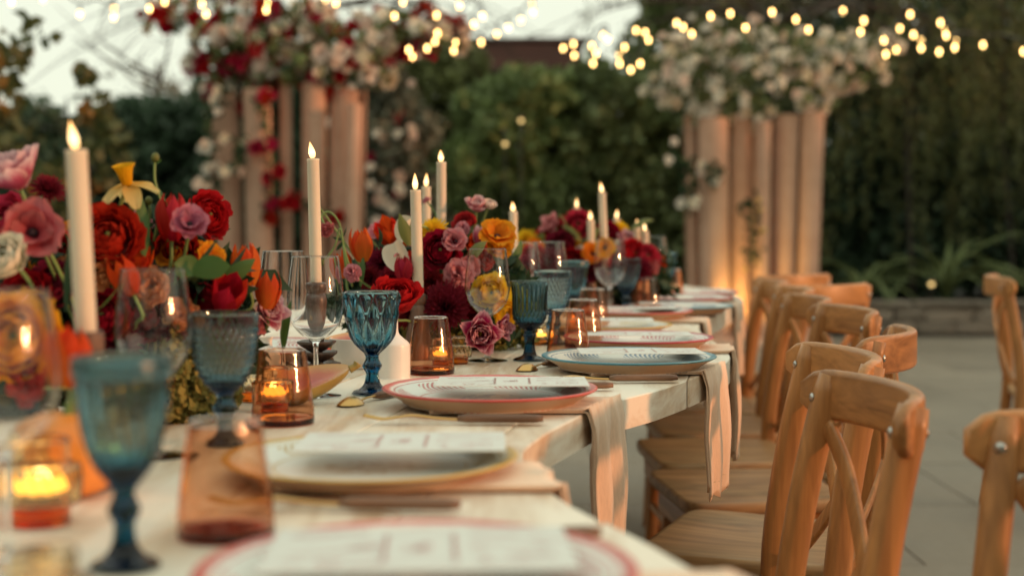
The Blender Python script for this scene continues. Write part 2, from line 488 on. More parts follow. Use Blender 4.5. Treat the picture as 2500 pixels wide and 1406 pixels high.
def head_ranunculus(pk, seed, layers=8):
    g = random.Random(seed); mb = MB()
    for k in range(layers):
        t = k / (layers - 1); Rk = 0.10 + 0.39 * t; n = 4 + k
        top = R(12 + 62 * t ** 1.3); bot = R(150)
        for i in range(n):
            phi = 2 * math.pi * (i + 0.5 * (k % 2)) / n + g.uniform(-.12, .12)
            dl = math.pi / n * g.uniform(1.2, 1.75); tp = top + g.uniform(-.16, .20); Rk = (0.10 + 0.39 * t) * g.uniform(.95, 1.06); ph = g.uniform(0, 6)
            def fn(u, v, Rk=Rk, dl=dl, tp=tp, t=t, ph=ph):
                s = 2 * u - 1
                th = bot + (tp - bot) * (v - 0.10 * v * s * s)
                w = dl * (0.35 + 0.65 * math.sin(math.pi * min(1, v * 0.62 + 0.12)))
                rr = Rk * (1 + (0.16 + .12 * t) * max(0, v - .72) / .28 * t + 0.035 * math.sin(5 * s + ph) * v * v + .02 * math.sin(9 * s - ph) * v * v)
                return (rr * math.sin(th) * math.cos(s * w), rr * math.sin(th) * math.sin(s * w), rr * math.cos(th) * 0.80)
            put(mb, grid(fn, 6, 6), phi)
    mb.add(ellipsoid(.05, .05, .04, 8, 5, (0, 0, .10)), None, 1)
    return mb.mesh('ranunculus_head', [PET[pk], M['leaf_olive']])
def head_open(pk, seed, n=9, eye='eye'):
    g = random.Random(seed); mb = MB()
    for k, (L, th, cu) in enumerate(((0.36, 0.62, 0.35), (0.47, 0.95, 0.25))):
        m = n // 2 + k * 2
        for i in range(m):
            put(mb, petal(L * g.uniform(.9, 1.08), L * g.uniform(.50, .62), th + g.uniform(-.15, .15), cu + g.uniform(-.3, .3), 0.35, 0.045, g, 5, 6, 0.95), 2 * math.pi * (i + .5 * k) / m + g.uniform(-.15, .15))
    mb.add(ellipsoid(.075, .075, .06, 10, 6, (0, 0, .07)), None, 1)
    return mb.mesh('open_flower_head', [PET[pk], M[eye]])
def head_mum(pk, seed, n=110, w=0.045, full=1.9):
    g = random.Random(seed); mb = MB()
    for i in range(n):
        t = (i + .5) / n; th = full * math.sqrt(t)
        put(mb, petal(0.50 * g.uniform(.85, 1.05) * (0.72 + 0.28 * t), w * g.uniform(.8, 1.2), th * 0.72, -0.35 + 0.9 * t + g.uniform(-.15, .15), 0.5, 0, g, 2, 4, 0.9, r0=.01), i * 2.39996)
    return mb.mesh('chrysanthemum_head', [PET[pk]])
def head_ruffle(pk, seed, n=44):
    g = random.Random(seed); mb = MB()
    for i in range(n):
        t = (i + .5) / n; th = 1.75 * math.sqrt(t)
        put(mb, petal(0.47 * g.uniform(.85, 1.1), 0.17 * g.uniform(.8, 1.3), th * .75, .25 + .5 * t, 0.2, 0.06, g, 5, 4, 1.25, r0=.01, k=4.5), i * 2.39996 + g.uniform(-.2, .2))
    return mb.mesh('ruffled_flower_head', [PET[pk]])
def head_double(pk, seed):
    g = random.Random(seed); mb = MB()
    for k, (n, L, W, th, cu) in enumerate(((4, .34, .16, .15, .1), (5, .42, .20, .40, -.25), (6, .48, .22, .75, -.55), (5, .54, .22, 1.1, -.5))):
        for i in range(n):
            put(mb, petal(L * g.uniform(.9, 1.1), W * g.uniform(.85, 1.1), th + g.uniform(-.12, .12), cu + g.uniform(-.2, .2), 0.55, 0.03, g, 5, 6, 0.85), 2 * math.pi * (i + .5 * (k % 2)) / n + g.uniform(-.2, .2))
    mb.add(ellipsoid(.05, .05, .07, 8, 5, (0, 0, .08)), None, 1)
    return mb.mesh('double_tulip_head', [PET[pk], M['yellow_eye']])
def head_blossom(pk, seed, n=13):
    g = random.Random(seed); mb = MB()
    for i in range(n):
        t = (i + .5) / n
        put(mb, petal(0.52 * g.uniform(.8, 1.15), 0.22 * g.uniform(.8, 1.2), 1.5 * math.sqrt(t) + g.uniform(-.2, .2), g.uniform(-.3, .5), 0.3, 0.05, g, 2, 3, 0.9), i * 2.39996 + g.uniform(-.3, .3), tilt=g.uniform(-.3, .3))
    return mb.mesh('blossom', [PET[pk]])
def tulip_petal(pk, seed, open_=0.0, inner=False):
    """One petal on an egg-shaped shell, base at the origin, 1 high."""
    g = random.Random(seed)
    def fn(u, v):
        s = 2 * u - 1
        rad = (0.34 if not inner else 0.30) * math.sin(math.pi * (0.12 + 0.70 * v)) ** 0.8 * (1 + 0.05 * math.sin(6 * s + seed)) + open_ * v * v * 0.35
        w = 1.05 * math.sin(math.pi * min(.97, 0.10 + 0.87 * v)) ** 0.75 * (1 - 0.35 * v)
        if v > .99: w = 0.05
        return (rad * math.cos(s * w), rad * math.sin(s * w), v * (1 - .06 * s * s) + 0.0 * s)
    mb = MB(); mb.add(grid(fn, 6, 9))
    return mb.mesh('petal', [PET[pk]])
CACHE = {}
def cached(fn, *a):
    k = (fn.__name__,) + a
    if k not in CACHE: CACHE[k] = fn(*a)
    return CACHE[k]
def aim(v, roll=0.0):
    return Vector(v).normalized().to_track_quat('Z', 'Y') @ Quaternion((0, 0, 1), roll)
def leaf_blade(L, W, bend, fold, rng, nu=4, nv=10, twist=0.0, tipw=0.0):
    def fn(u, v):
        s = 2 * u - 1
        w = W * (math.sin(math.pi * min(.985, .06 + .93 * v)) ** 0.8) * (1 - 0.25 * v)
        a = bend * v
        x = math.sin(a) * L * v; z = math.cos(a) * L * v
        t = twist * v
        return (x + abs(s) * fold * w + math.sin(t) * s * w * .3, s * w * math.cos(t), z + 0.012 * L * math.sin(v * 9 + s * 2))
    return grid(fn, nu, nv)

# ------------------------------------------------------------------ ground
def ground_mat(name, c, scale):
    m, N, L, out = new_mat(name)
    vec = coords(N, L)
    f = noise_t(N, L, vec, scale, 8, 0.65); f2 = noise_t(N, L, vec, scale * 14, 4, 0.6)
    oi = N.new('ShaderNodeObjectInfo')
    s = math_(N, L, 'ADD', math_(N, L, 'MULTIPLY', f, 0.6), math_(N, L, 'MULTIPLY_ADD', f2, 0.3, math_(N, L, 'MULTIPLY_ADD', oi.outputs['Random'], 0.22, -0.06)))
    cc = ramp(N, L, s, [(0.25, tuple(x * .68 for x in c)), (0.75, tuple(x * 1.22 for x in c))])
    pbsdf(N, L, out, cc, ramp(N, L, f, [(0.3, 0.45), (0.7, 0.8)]), 0, bump_(N, L, f2, 0.25, 0.004), 0.4)
    return m
M['slab'] = ground_mat('grey_paving', (0.265, 0.22, 0.172), 1.6)
M['joint'] = ground_mat('paving_joint', (0.13, 0.11, 0.09), 3.0)
M['soil'] = ground_mat('dark_soil', (0.05, 0.04, 0.03), 3.0)
M['stone'] = plain('warm_grey_stone', (0.24, 0.195, 0.155), 0.85, 0, 9, 0.35, 0.5, bd=0.012)
def sheet(name, x0, x1, y0, y1, z, mat):
    o = MB().add(([(x0, y0, z), (x1, y0, z), (x1, y1, z), (x0, y1, z)], [(0, 1, 2, 3)])).build(name, mat, smooth=False)
    return tag(o, kind='structure')
ground = sheet('ground', -120, 120, -60, 260, -0.008, M['joint'])
rng = random.Random(5)
slab_me = MB().add(slab([(-.4465, -.4465), (.4465, -.4465), (.4465, .4465), (-.4465, .4465)], -0.03, 0.0, 0.003)).mesh('paving_slab', M['slab'], False)
for ix in range(-2, 8):
    for iy in range(14):
        inst('paving_slab', slab_me, ground, (ix * .9 + .35 + (iy % 2) * .45, 0.2 + iy * .9, rng.uniform(-.003, .0)), (0, 0, rng.choice((0, 1, 2, 3)) * R(90)))

# low stone wall with the bed behind it
wall = empty('low_wall', (0, 12.75, 0)); wall.scale = (1, 1, .84)
tag(wall, 'low retaining wall of rough warm grey stones along the far edge of the paving', 'wall')
MB().add(box(-8, 9, -.02, .25, 0, .27)).build('wall_core', M['soil'], wall, False)
def rough_stone(seed):
    g = random.Random(seed)
    mb = MB().add(slab(rrect(1, 1, .14, 2), -0.5, 0.5, 0.10))
    mb.v = [(x + g.uniform(-.05, .05), y + g.uniform(-.05, .05), z + g.uniform(-.06, .06)) for x, y, z in mb.v]
    return mb.mesh('stone', M['stone'])
stones = [rough_stone(k) for k in range(5)]
x_ = -8.0
for row in range(2):
    x_ = -8.0 - .1 * row
    while x_ < 9:
        w = rng.uniform(.20, .44)
        inst('stone', rng.choice(stones), wall, (x_ + w / 2, -.03 + rng.uniform(-.012, .012), .075 + row * .15), (R(90), 0, 0), (w - .012, .142, .10))
        x_ += w
x_ = -8.0
while x_ < 9:
    w = rng.uniform(.4, .7)
    inst('coping_stone', stones[int(w * 10) % 5], wall, (x_ + w / 2, .06, .325), (0, 0, 0), (w - .01, .34, .055))
    x_ += w
bed = sheet('planting_bed', -60, 60, 12.98, 120, 0.19, M['soil'])

# ------------------------------------------------------------------ trees and shrubs
def leaf_cloud(blobs, size, seed, shell=0.55, flat=0.0, aspect=0.55):
    """Leaf-sized folded faces spread through blobs (cx, cy, cz, rx, ry, rz, n)."""
    g = np.random.default_rng(seed); V = []; n_all = 0
    for cx, cy, cz, rx, ry, rz, n in blobs:
        n = int(n)
        d = g.normal(size=(n, 3)); d /= np.linalg.norm(d, axis=1)[:, None]
        rad = shell + (1 - shell) * g.random(n) ** 0.5
        lump = 1 + 0.22 * np.sin(d[:, 0] * 5.1 + cx * 3) * np.cos(d[:, 2] * 6.3 + cz * 5) + 0.10 * np.sin(d[:, 1] * 11 + d[:, 0] * 9)
        c = d * (rad * lump)[:, None] * np.array([rx, ry, rz]) + np.array([cx, cy, cz])
        a = g.normal(size=(n, 3)); a[:, 2] -= flat; a /= np.linalg.norm(a, axis=1)[:, None]
        b = np.cross(a, g.normal(size=(n, 3))); b /= np.linalg.norm(b, axis=1)[:, None]
        nrm = np.cross(a, b)
        s = size * g.uniform(.45, 1.5, n)[:, None]
        p0 = c - a * s * .5; p2 = c + a * s * .5
        p1 = c + b * s * aspect * .5 + nrm * s * .10; p3 = c - b * s * aspect * .5 + nrm * s * .10
        V.append(np.stack([p0, p1, p2, p3], 1).reshape(-1, 3)); n_all += n
    V = np.concatenate(V)
    i = np.arange(n_all) * 4
    F = np.stack([i, i + 1, i + 2, i, i + 2, i + 3], 1).reshape(-1, 3)
    return V, F
def np_mesh(name, V, F, mats, idx=None):
    me = bpy.data.meshes.new(name)
    me.vertices.add(len(V)); me.vertices.foreach_set('co', V.astype(np.float32).ravel())
    me.loops.add(len(F) * 3); me.loops.foreach_set('vertex_index', F.astype(np.int32).ravel())
    me.polygons.add(len(F)); me.polygons.foreach_set('loop_start', np.arange(len(F), dtype=np.int32) * 3)
    if not isinstance(mats, (list, tuple)): mats = [mats]
    for m in mats: me.materials.append(m)
    if idx is not None: me.polygons.foreach_set('material_index', idx.astype(np.int32))
    me.update(calc_edges=True); me.validate()
    return me
def limb_tree(mb, base, height, r, seed, n=7, spread=1.0, levels=2):
    g = random.Random(seed); base = Vector(base)
    top = base + Vector((g.uniform(-.15, .15), g.uniform(-.1, .1), height))
    mid = base.lerp(top, .5) + Vector((g.uniform(-.1, .1), 0, 0))
    mb.add(tube(spline([tuple(base), tuple(mid), tuple(top)], 4), [r * (1 - .09 * k) for k in range(9)], 7))
    for i in range(n):
        p = base.lerp(top, g.uniform(.35, .95)); a = g.uniform(0, 6.28)
        L = spread * g.uniform(.5, 1.0)
        q = p + Vector((math.cos(a) * L, math.sin(a) * L * .7, g.uniform(.2, .9) * L))
        m = p.lerp(q, .5) + Vector((0, 0, -.06))
        mb.add(tube(spline([tuple(p), tuple(m), tuple(q)], 3), [r * .4 * (1 - .11 * k) for k in range(7)], 5))
        if levels > 1:
            for j in range(3):
                s = p.lerp(q, g.uniform(.4, 1)); b = g.uniform(0, 6.28); l = L * g.uniform(.3, .6)
                e = s + Vector((math.cos(b) * l, math.sin(b) * l * .6, g.uniform(-.1, 1.0) * l))
                mb.add(tube([s, s.lerp(e, .5) + Vector((0, 0, .04)), e], [r * .14, r * .1, r * .05], 4))
LEAF = {
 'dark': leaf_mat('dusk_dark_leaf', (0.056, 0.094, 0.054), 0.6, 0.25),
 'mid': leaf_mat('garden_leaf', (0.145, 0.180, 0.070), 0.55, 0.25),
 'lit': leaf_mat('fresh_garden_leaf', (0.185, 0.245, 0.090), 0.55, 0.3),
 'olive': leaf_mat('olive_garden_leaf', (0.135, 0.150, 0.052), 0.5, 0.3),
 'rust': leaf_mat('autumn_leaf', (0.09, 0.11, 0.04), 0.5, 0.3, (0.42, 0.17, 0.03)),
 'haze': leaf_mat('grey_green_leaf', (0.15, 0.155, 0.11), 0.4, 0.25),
}
def tree(name, label, cat, px, Y, top, blobs, lm, size, seed, base=0.2, r=.09, spread=.8, group=None, extra=None, aspect=.55, n=7, shell=.5):
    """blobs given as (px, py, width px, height px, depth radius m, leaves) at depth Y."""
    s = Y / FPX; c = at(px, 600, Y=Y)
    t = empty(name, (c.x, Y, base)); tag(t, label, cat, group)
    B = []
    for bx, by, bw, bh, dr, nl in blobs:
        p = at(bx, by, Y=Y)
        B.append((p.x - c.x, 0, p.z - base, bw * s / 2, dr, bh * s / 2, nl))
    V, F = leaf_cloud(B, size, seed, shell, aspect=aspect)
    o = inst('crown', np_mesh('crown', V, F, LEAF[lm]), t)
    mb = MB(); limb_tree(mb, (0, 0, 0), at(px, top, Y=Y).z - base, r, seed, n, spread)
    mb.build('trunk', M['bark'], t)
    return t
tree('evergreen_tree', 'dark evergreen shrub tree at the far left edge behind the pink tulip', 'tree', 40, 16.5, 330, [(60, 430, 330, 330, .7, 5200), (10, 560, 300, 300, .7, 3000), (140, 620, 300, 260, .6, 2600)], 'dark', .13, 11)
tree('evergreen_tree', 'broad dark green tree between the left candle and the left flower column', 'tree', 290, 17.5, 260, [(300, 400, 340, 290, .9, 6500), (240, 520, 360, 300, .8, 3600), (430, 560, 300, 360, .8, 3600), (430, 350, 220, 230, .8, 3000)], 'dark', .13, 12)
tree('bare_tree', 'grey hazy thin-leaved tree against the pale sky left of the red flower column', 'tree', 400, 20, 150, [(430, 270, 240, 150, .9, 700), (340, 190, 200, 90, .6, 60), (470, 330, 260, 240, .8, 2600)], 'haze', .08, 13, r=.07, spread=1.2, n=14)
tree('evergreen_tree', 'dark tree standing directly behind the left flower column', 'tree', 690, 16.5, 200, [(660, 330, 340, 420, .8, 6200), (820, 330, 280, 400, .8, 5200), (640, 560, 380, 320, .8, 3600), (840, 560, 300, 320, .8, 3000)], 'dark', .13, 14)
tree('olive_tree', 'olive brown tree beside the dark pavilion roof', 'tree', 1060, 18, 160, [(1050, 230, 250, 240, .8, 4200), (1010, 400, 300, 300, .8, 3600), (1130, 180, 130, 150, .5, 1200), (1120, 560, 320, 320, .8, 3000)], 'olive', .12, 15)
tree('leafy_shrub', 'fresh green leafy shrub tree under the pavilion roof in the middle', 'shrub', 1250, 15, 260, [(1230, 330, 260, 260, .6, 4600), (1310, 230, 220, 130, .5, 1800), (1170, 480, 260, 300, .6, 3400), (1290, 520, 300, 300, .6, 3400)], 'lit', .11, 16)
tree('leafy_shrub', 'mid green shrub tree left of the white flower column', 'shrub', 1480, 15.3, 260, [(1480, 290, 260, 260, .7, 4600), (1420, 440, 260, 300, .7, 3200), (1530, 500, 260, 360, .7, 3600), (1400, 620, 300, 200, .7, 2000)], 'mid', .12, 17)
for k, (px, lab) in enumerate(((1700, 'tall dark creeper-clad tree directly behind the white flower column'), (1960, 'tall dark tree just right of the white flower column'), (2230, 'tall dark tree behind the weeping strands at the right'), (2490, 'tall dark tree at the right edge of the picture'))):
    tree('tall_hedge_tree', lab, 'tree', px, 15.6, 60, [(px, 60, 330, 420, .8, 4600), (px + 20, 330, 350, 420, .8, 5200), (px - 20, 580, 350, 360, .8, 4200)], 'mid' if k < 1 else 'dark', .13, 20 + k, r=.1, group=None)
tree('rust_leaf_shrub', 'sparse shrub with green and rust leaves at the top left edge', 'shrub', 35, 9.2, 250, [(45, 120, 90, 90, .2, 26), (10, 160, 90, 100, .2, 34), (60, 80, 150, 80, .2, 9), (120, 95, 50, 50, .1, 4), (20, 240, 60, 130, .2, 34), (10, 330, 90, 150, .2, 60)], 'rust', .105, 31, base=0, r=.03, spread=.25, aspect=.75, n=5)
tree('rust_leaf_shrub', 'dark stalked shrub with rust leaves above the left candle flame', 'shrub', 215, 10.5, 240, [(205, 185, 50, 44, .1, 30), (238, 265, 80, 90, .2, 60), (270, 380, 130, 160, .25, 130), (220, 330, 110, 120, .25, 80), (130, 470, 160, 160, .3, 140)], 'rust', .10, 32, base=0, r=.025, spread=.3, aspect=.75, n=5)
# long low hedge far behind, closes the view between the trunks
hedge = empty('far_hedge', (0, 21, .2)); tag(hedge, 'long dark clipped hedge closing the garden behind all the trees', 'hedge')
g_ = np.random.default_rng(8)
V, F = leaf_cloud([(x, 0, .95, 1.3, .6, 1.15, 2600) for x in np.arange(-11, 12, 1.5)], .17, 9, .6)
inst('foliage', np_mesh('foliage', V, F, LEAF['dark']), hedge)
mb = MB()
for x in np.arange(-11, 12, 1.5): mb.add(tube([(x, 0, 0), (x + .05, 0, .6), (x, 0, 1.5)], [.06, .05, .02], 6))
mb.build('stems', M['bark'], hedge)
# unseen greenery added beside and behind the viewpoint, for shade and darker reflections
def enclosure(label, p0, p1, h, n, seed, thick=.7):
    p0, p1 = Vector(p0), Vector(p1); m = (p0 + p1) / 2
    t = empty('unseen_greenery', (m.x, m.y, 0)); tag(t, label, 'hedge')
    k = int((p1 - p0).length / 1.6) + 1; B = []; mb = MB()
    for i in range(k):
        q = p0.lerp(p1, i / (k - 1)) - m
        B.append((q.x, q.y, h * .5, 1.25, thick if abs(p1.x - p0.x) > 1 else 1.25, h * .52, n)); mb.add(tube([(q.x, q.y, 0), (q.x + .04, q.y, h * .4), (q.x, q.y, h * .8)], [.07, .05, .02], 6))
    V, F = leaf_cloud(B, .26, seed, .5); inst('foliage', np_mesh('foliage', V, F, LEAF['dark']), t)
    mb.build('stems', M['bark'], t)
enclosure('unseen tall dark hedge added behind the viewpoint', (-9, -5.6, 0), (9, -5.6, 0), 4.4, 1000, 201)
enclosure('unseen tall dark hedge added on the left side', (-7.5, -5, 0), (-8.5, 11, 0), 3.4, 1000, 202)
enclosure('unseen low dark hedge added on the right side', (10, -6, 0), (10, 4.4, 0), 1.75, 700, 203)  # added, kept low so the sun still reaches the table
enclosure('unseen tall dark trees added on the right side', (10.5, 5.6, 0), (10.5, 15, 0), 3.1, 1300, 204, 1.0)  # added, height set to keep low sun off the column tubes
# weeping strands on the right
def weeping(px, Y, label, seed, n, spread, z0, z1):
    c = at(px, 600, Y=Y); t = empty('weeping_tree', (c.x, Y, .2)); tag(t, label, 'tree')
    g = random.Random(seed); mb = MB(); limb_tree(mb, (0, 0, 0), 3.6, .028, seed, 9, 1.0, 1); mb.build('trunk', M['bark'], t)
    P = []; A = []; mbs = MB()
    for i in range(n):
        x, y = g.gauss(0, spread), g.uniform(-.5, .5); zt = g.uniform(z0, z1); L = g.uniform(.5, 1.5); dx = g.uniform(-.15, .15)
        m = int(L / .028)
        mbs.add(tube([(x - .12, y, zt - .05), (x, y, zt), (x + dx, y, zt - L)], [.004, .004, .002], 3))
        for k in range(m):
            f = k / m
            P.append((x + dx * f + g.uniform(-.03, .03), y + g.uniform(-.03, .03), zt - L * f)); A.append((g.uniform(-1, 1), g.uniform(-.6, .6), -1.0))
    P = np.array(P); A = np.array(A); A /= np.linalg.norm(A, axis=1)[:, None]
    r_ = np.random.default_rng(seed); b = np.cross(A, r_.normal(size=P.shape)); b /= np.linalg.norm(b, axis=1)[:, None]
    s = .085 * r_.uniform(.6, 1.2, len(P))[:, None]
    V = np.stack([P, P + A * s * .5 + b * s * .14, P + A * s, P + A * s * .5 - b * s * .14], 1).reshape(-1, 3)
    i = np.arange(len(P)) * 4; F = np.stack([i, i + 1, i + 2, i, i + 2, i + 3], 1).reshape(-1, 3)
    inst('crown', np_mesh('crown', V, F, LEAF['olive']), t)
    mbs.build('hanging_twigs', M['bark'], t)
weeping(2230, 14.2, 'weeping tree with thin yellow-green hanging strands at the right', 41, 150, 0.62, 1.7, 3.6)
weeping(1830, 14.6, 'weeping tree with olive hanging strands above the white flower column', 42, 70, 0.6, 2.6, 3.8)
weeping(2480, 14.4, 'weeping tree with olive hanging strands at the far right edge', 43, 70, 0.35, 1.5, 3.6)
# strap-leaved plants at the foot of the trees
def strap_plant(px, Y, label, seed, n, L):
    c = at(px, 700, Y=Y); t = empty('strap_leaf_plant', (c.x, Y, .22)); tag(t, label, 'plant', 'strap-leaved plants behind the low wall')
    g = random.Random(seed)
    for i in range(n):
        mb = MB().add(leaf_blade(L * g.uniform(.7, 1.1), .028, g.uniform(.8, 1.7), .2, g, 2, 8))
        mb.build('leaf', LEAF['mid'], t, rot=(0, 0, 6.28 * i / n + g.uniform(-.2, .2)))
strap_plant(2110, 13.3, 'arching strap-leaved plant behind the wall just right of the white flower column', 51, 16, .75)
strap_plant(2310, 13.5, 'taller strap-leaved plant behind the middle of the visible stone wall', 52, 20, .95)
strap_plant(2470, 13.4, 'strap-leaved plant behind the stone wall by the lone chair', 53, 14, .7)
# flowering climber right of the red column
clim = at(960, 600, Y=14.2)
t = empty('flowering_climber', (clim.x, 14.2, .2)); tag(t, 'loose climber with magenta and white flowers right of the red column', 'climber')
V, F = leaf_cloud([(0, 0, 1.6, .45, .3, .55, 1500), (.1, 0, .8, .5, .3, .6, 1500), (-.15, 0, 2.3, .3, .2, .35, 600)], .10, 61, .3)
inst('foliage', np_mesh('foliage', V, F, LEAF['haze']), t)
mb = MB(); limb_tree(mb, (0, 0, 0), 2.3, .04, 62, 6, .5, 1); mb.build('trunk', M['bark'], t)
g = random.Random(63)
for i in range(46):
    pk = g.choice(('bougain', 'blush', 'blush', 'white'))
    inst('blossom', cached(head_blossom, pk, i % 3), t, (g.gauss(0, .26), g.uniform(-.35, -.1), g.uniform(.4, 2.5)), aim((g.uniform(-1, 1), -1, g.uniform(-.5, 1))), g.uniform(.07, .14))

# ------------------------------------------------------------------ pavilion roof behind the trees
pav = empty('pavilion', (at(1290, 400, Y=26).x, 26, 0)); tag(pav, 'open garden pavilion with a flat dark brown roof behind the trees', 'pavilion')
M['roof'] = wood('dark_fascia', (0.030, 0.012, 0.010), (0.075, 0.030, 0.022), 0, .6, .4)
zt = at(1290, 104, Y=26).z; zb = at(1290, 172, Y=26).z
MB().add(box(-2.6, .95, -.1, 3.5, zb, zt)).build('roof_fascia', M['roof'], pav, False)
MB().add(box(-2.75, 1.05, -.2, 3.6, zt + .003, zt + .06)).build('roof_edge', M['roof'], pav, False)
for x in (-2.4, .75):
    for y in (.1, 3.2): MB().add(box(x - .07, x + .07, y - .07, y + .07, 0, zb - .003)).build('post', M['roof'], pav, False)

# ------------------------------------------------------------------ flower columns
def clay_mat():
    m, N, L, out = new_mat('blush_fluted_tube')
    vec = coords(N, L); f = noise_t(N, L, vec, 5, 5)
    cc = ramp(N, L, f, [(0.3, (0.53, 0.31, 0.215)), (0.75, (0.63, 0.40, 0.295))])
    pbsdf(N, L, out, cc, 0.8, 0, bump_(N, L, noise_t(N, L, vec, 60), 0.2, 0.003), 0.25)
    return m
M['blush'] = clay_mat()
def column(name, label, Y, tubes, top_y):
    cx = sum(t[0] + t[1] for t in tubes) / (2 * len(tubes)); c = at(cx, 600, Y=Y)
    t = empty(name, (c.x, Y, 0)); tag(t, label, 'column')
    MB().add(lathe([(0, .0), (.68, .0), (.68, .03), (.66, .045), (0, .045)], 40)).build('base_plate', M['blush'], t, sharp=40)
    s = Y / FPX
    for k, (x0, x1, dy, ty) in enumerate(tubes):
        p = at((x0 + x1) / 2, 450, Y=Y + dy); r = (x1 - x0) * s / 2 * .93
        off = p.x - c.x; zt = at(cx, ty, Y=Y).z; lean = off * .045
        a0 = R((205, 150, 20, 190, 330, 170, 10)[k % 7]) + .35; nn = 34; loops = []
        for z, ro, wob in ((.046, r * .97, 0), (.4, r * .975, 1), (.8, r * .985, 2), (1.2, r, 3), (1.6, r * 1.01, 4), (zt, r * 1.02, 5)):
            arc = [a0 + (2 * math.pi - .7) * i / nn for i in range(nn + 1)]
            rad = lambda q, a: q * (1 + .012 * math.sin(7 * a + wob * .8 + k) + .006 * math.sin(13 * a - wob))
            loops.append([(lean * (z - .99) + rad(ro, a) * math.cos(a), rad(ro, a) * math.sin(a), z) for a in arc] + [(lean * (z - .99) + rad(ro - .013, a) * math.cos(a), rad(ro - .013, a) * math.sin(a), z) for a in arc[::-1]])
        mb = MB().add(loft(loops))
        mb.build('tube', M['blush'], t, loc=(off, dy, 0), sharp=40)
    return t
column('flower_column', 'column of blush pink tubes under red and cream flowers', 11.5,
       [(520, 592, 0, 235), (598, 668, -.16, 222), (684, 716, .02, 205), (734, 796, -.05, 205), (798, 892, .06, 220), (612, 660, .34, 230), (840, 880, -.22, 260)], 210)
column('flower_column', 'column of blush pink tubes under white flowers', 12.0,
       [(1672, 1708, .1, 280), (1706, 1782, -.1, 290), (1782, 1832, .06, 280), (1843, 1882, -.12, 300), (1884, 1952, .04, 280), (1948, 2006, -.04, 275), (1812, 1870, .42, 290)], 280)
def installation(name, label, Y, spots, kinds, seed, leaves, size):
    """spots: (px, py, spread x px, spread y px, depth spread m, count)."""
    g = random.Random(seed); s = Y / FPX
    cx = spots[0][0]; c = at(cx, 250, Y=Y); t = empty(name, (c.x, Y, 1.9)); tag(t, label, 'flower arrangement')
    LB = []
    for px, py, sx, sy, sd, n in spots:
        p = at(px, py, Y=Y)
        for i in range(n):
            while True:
                a, b, d = g.uniform(-1, 1), g.uniform(-1, 1), g.uniform(-1, 1)
                if a * a + b * b + d * d < 1: break
            loc = (p.x - c.x + a * sx * s, d * sd, p.z - 1.9 + b * sy * s)
            pk = g.choice(kinds)
            inst('blossom', cached(head_blossom, pk, g.randrange(4)), t, loc, aim((a + g.uniform(-.6, .6), -1 + .4 * d, b + g.uniform(-.4, .7))), g.uniform(*size))
        if leaves: LB.append((p.x - c.x, 0, p.z - 1.9, sx * s * .95, sd, sy * s * .95, leaves * n))
    V, F = leaf_cloud(LB, .11, seed, .1)
    inst('foliage', np_mesh('foliage', V, F, LEAF['mid']), t)
    return t
installation('flower_installation', 'mass of crimson and cream flowers crowning the left column', 11.5,
    [(700, 130, 200, 105, .5, 84), (570, 120, 105, 80, .3, 36), (860, 130, 130, 95, .4, 46), (990, 80, 130, 70, .3, 30), (660, 50, 190, 60, .35, 36),
     (480, 150, 26, 20, .1, 4), (540, 215, 40, 34, .15, 12), (830, 235, 34, 26, .1, 6), (620, 245, 32, 30, .1, 8), (410, 40, 80, 44, .25, 14), (1090, 80, 70, 44, .2, 14)],
    ('bougain', 'crimson', 'cream', 'blush', 'red', 'white', 'blush', 'bougain'), 71, 4, (.09, .17))
installation('flower_installation', 'mass of white and blush flowers crowning the right column', 12.0,
    [(1850, 180, 230, 120, .5, 104), (1680, 180, 125, 100, .35, 52), (2050, 145, 150, 85, .4, 58), (1800, 95, 190, 60, .35, 30), (1640, 235, 40, 30, .15, 12), (1850, 290, 50, 34, .15, 14), (1740, 280, 60, 40, .2, 14), (1990, 250, 40, 36, .15, 12), (2150, 110, 50, 30, .2, 10)],
    ('blush', 'white', 'white', 'white', 'cream'), 72, 2, (.06, .12))
def trail(label, Y, pts, kinds, seed, size):
    c = at(pts[0][0], pts[0][1], Y=Y); t = empty('flower_trail', (c.x, Y, .05)); tag(t, label, 'flower garland')
    g = random.Random(seed); path = []
    for px, py in pts:
        p = at(px, py, Y=Y); path.append((p.x - c.x, 0, p.z - .05))
    sp_ = spline(path, 5); MB().add(tube(sp_, .006, 5)).build('stem', M['stem'], t)
    for q in path:
        for j in range(2):
            inst('blossom', cached(head_blossom, g.choice(kinds), g.randrange(4)), t, (q[0] + g.gauss(0, .055), g.uniform(-.10, .05), q[2] + g.gauss(0, .055)), aim((g.uniform(-1, 1), -1, g.uniform(-.3, .8))), g.uniform(*size))
        V, F = None, None
    V, F = leaf_cloud([(q[0], 0, q[2], .09, .06, .09, 8) for q in sp_], .07, seed, .1)
    inst('foliage', np_mesh('foliage', V, F, M['leaf_dark']), t)
trail('white flowers trailing down the left side of the left column', 11.25, [(540, 238), (508, 275), (503, 345), (512, 410), (514, 462)], ('cream', 'white'), 81, (.07, .12))
trail('cream flowers trailing between the two left tubes of the left column', 11.15, [(585, 345), (578, 410)], ('cream', 'blush'), 82, (.06, .10))
trail('red flowers climbing the dark gap of the left column', 11.2, [(640, 250), (660, 352), (668, 440), (656, 528)], ('bougain', 'red', 'bougain'), 83, (.08, .16))
trail('red flowers between the right tubes of the left column', 11.25, [(735, 492), (820, 530)], ('bougain', 'red'), 84, (.10, .17))
trail('white flowers trailing down the left side of the right column', 11.75, [(1660, 385), (1690, 420), (1682, 480), (1678, 510)], ('white', 'blush'), 85, (.06, .10))
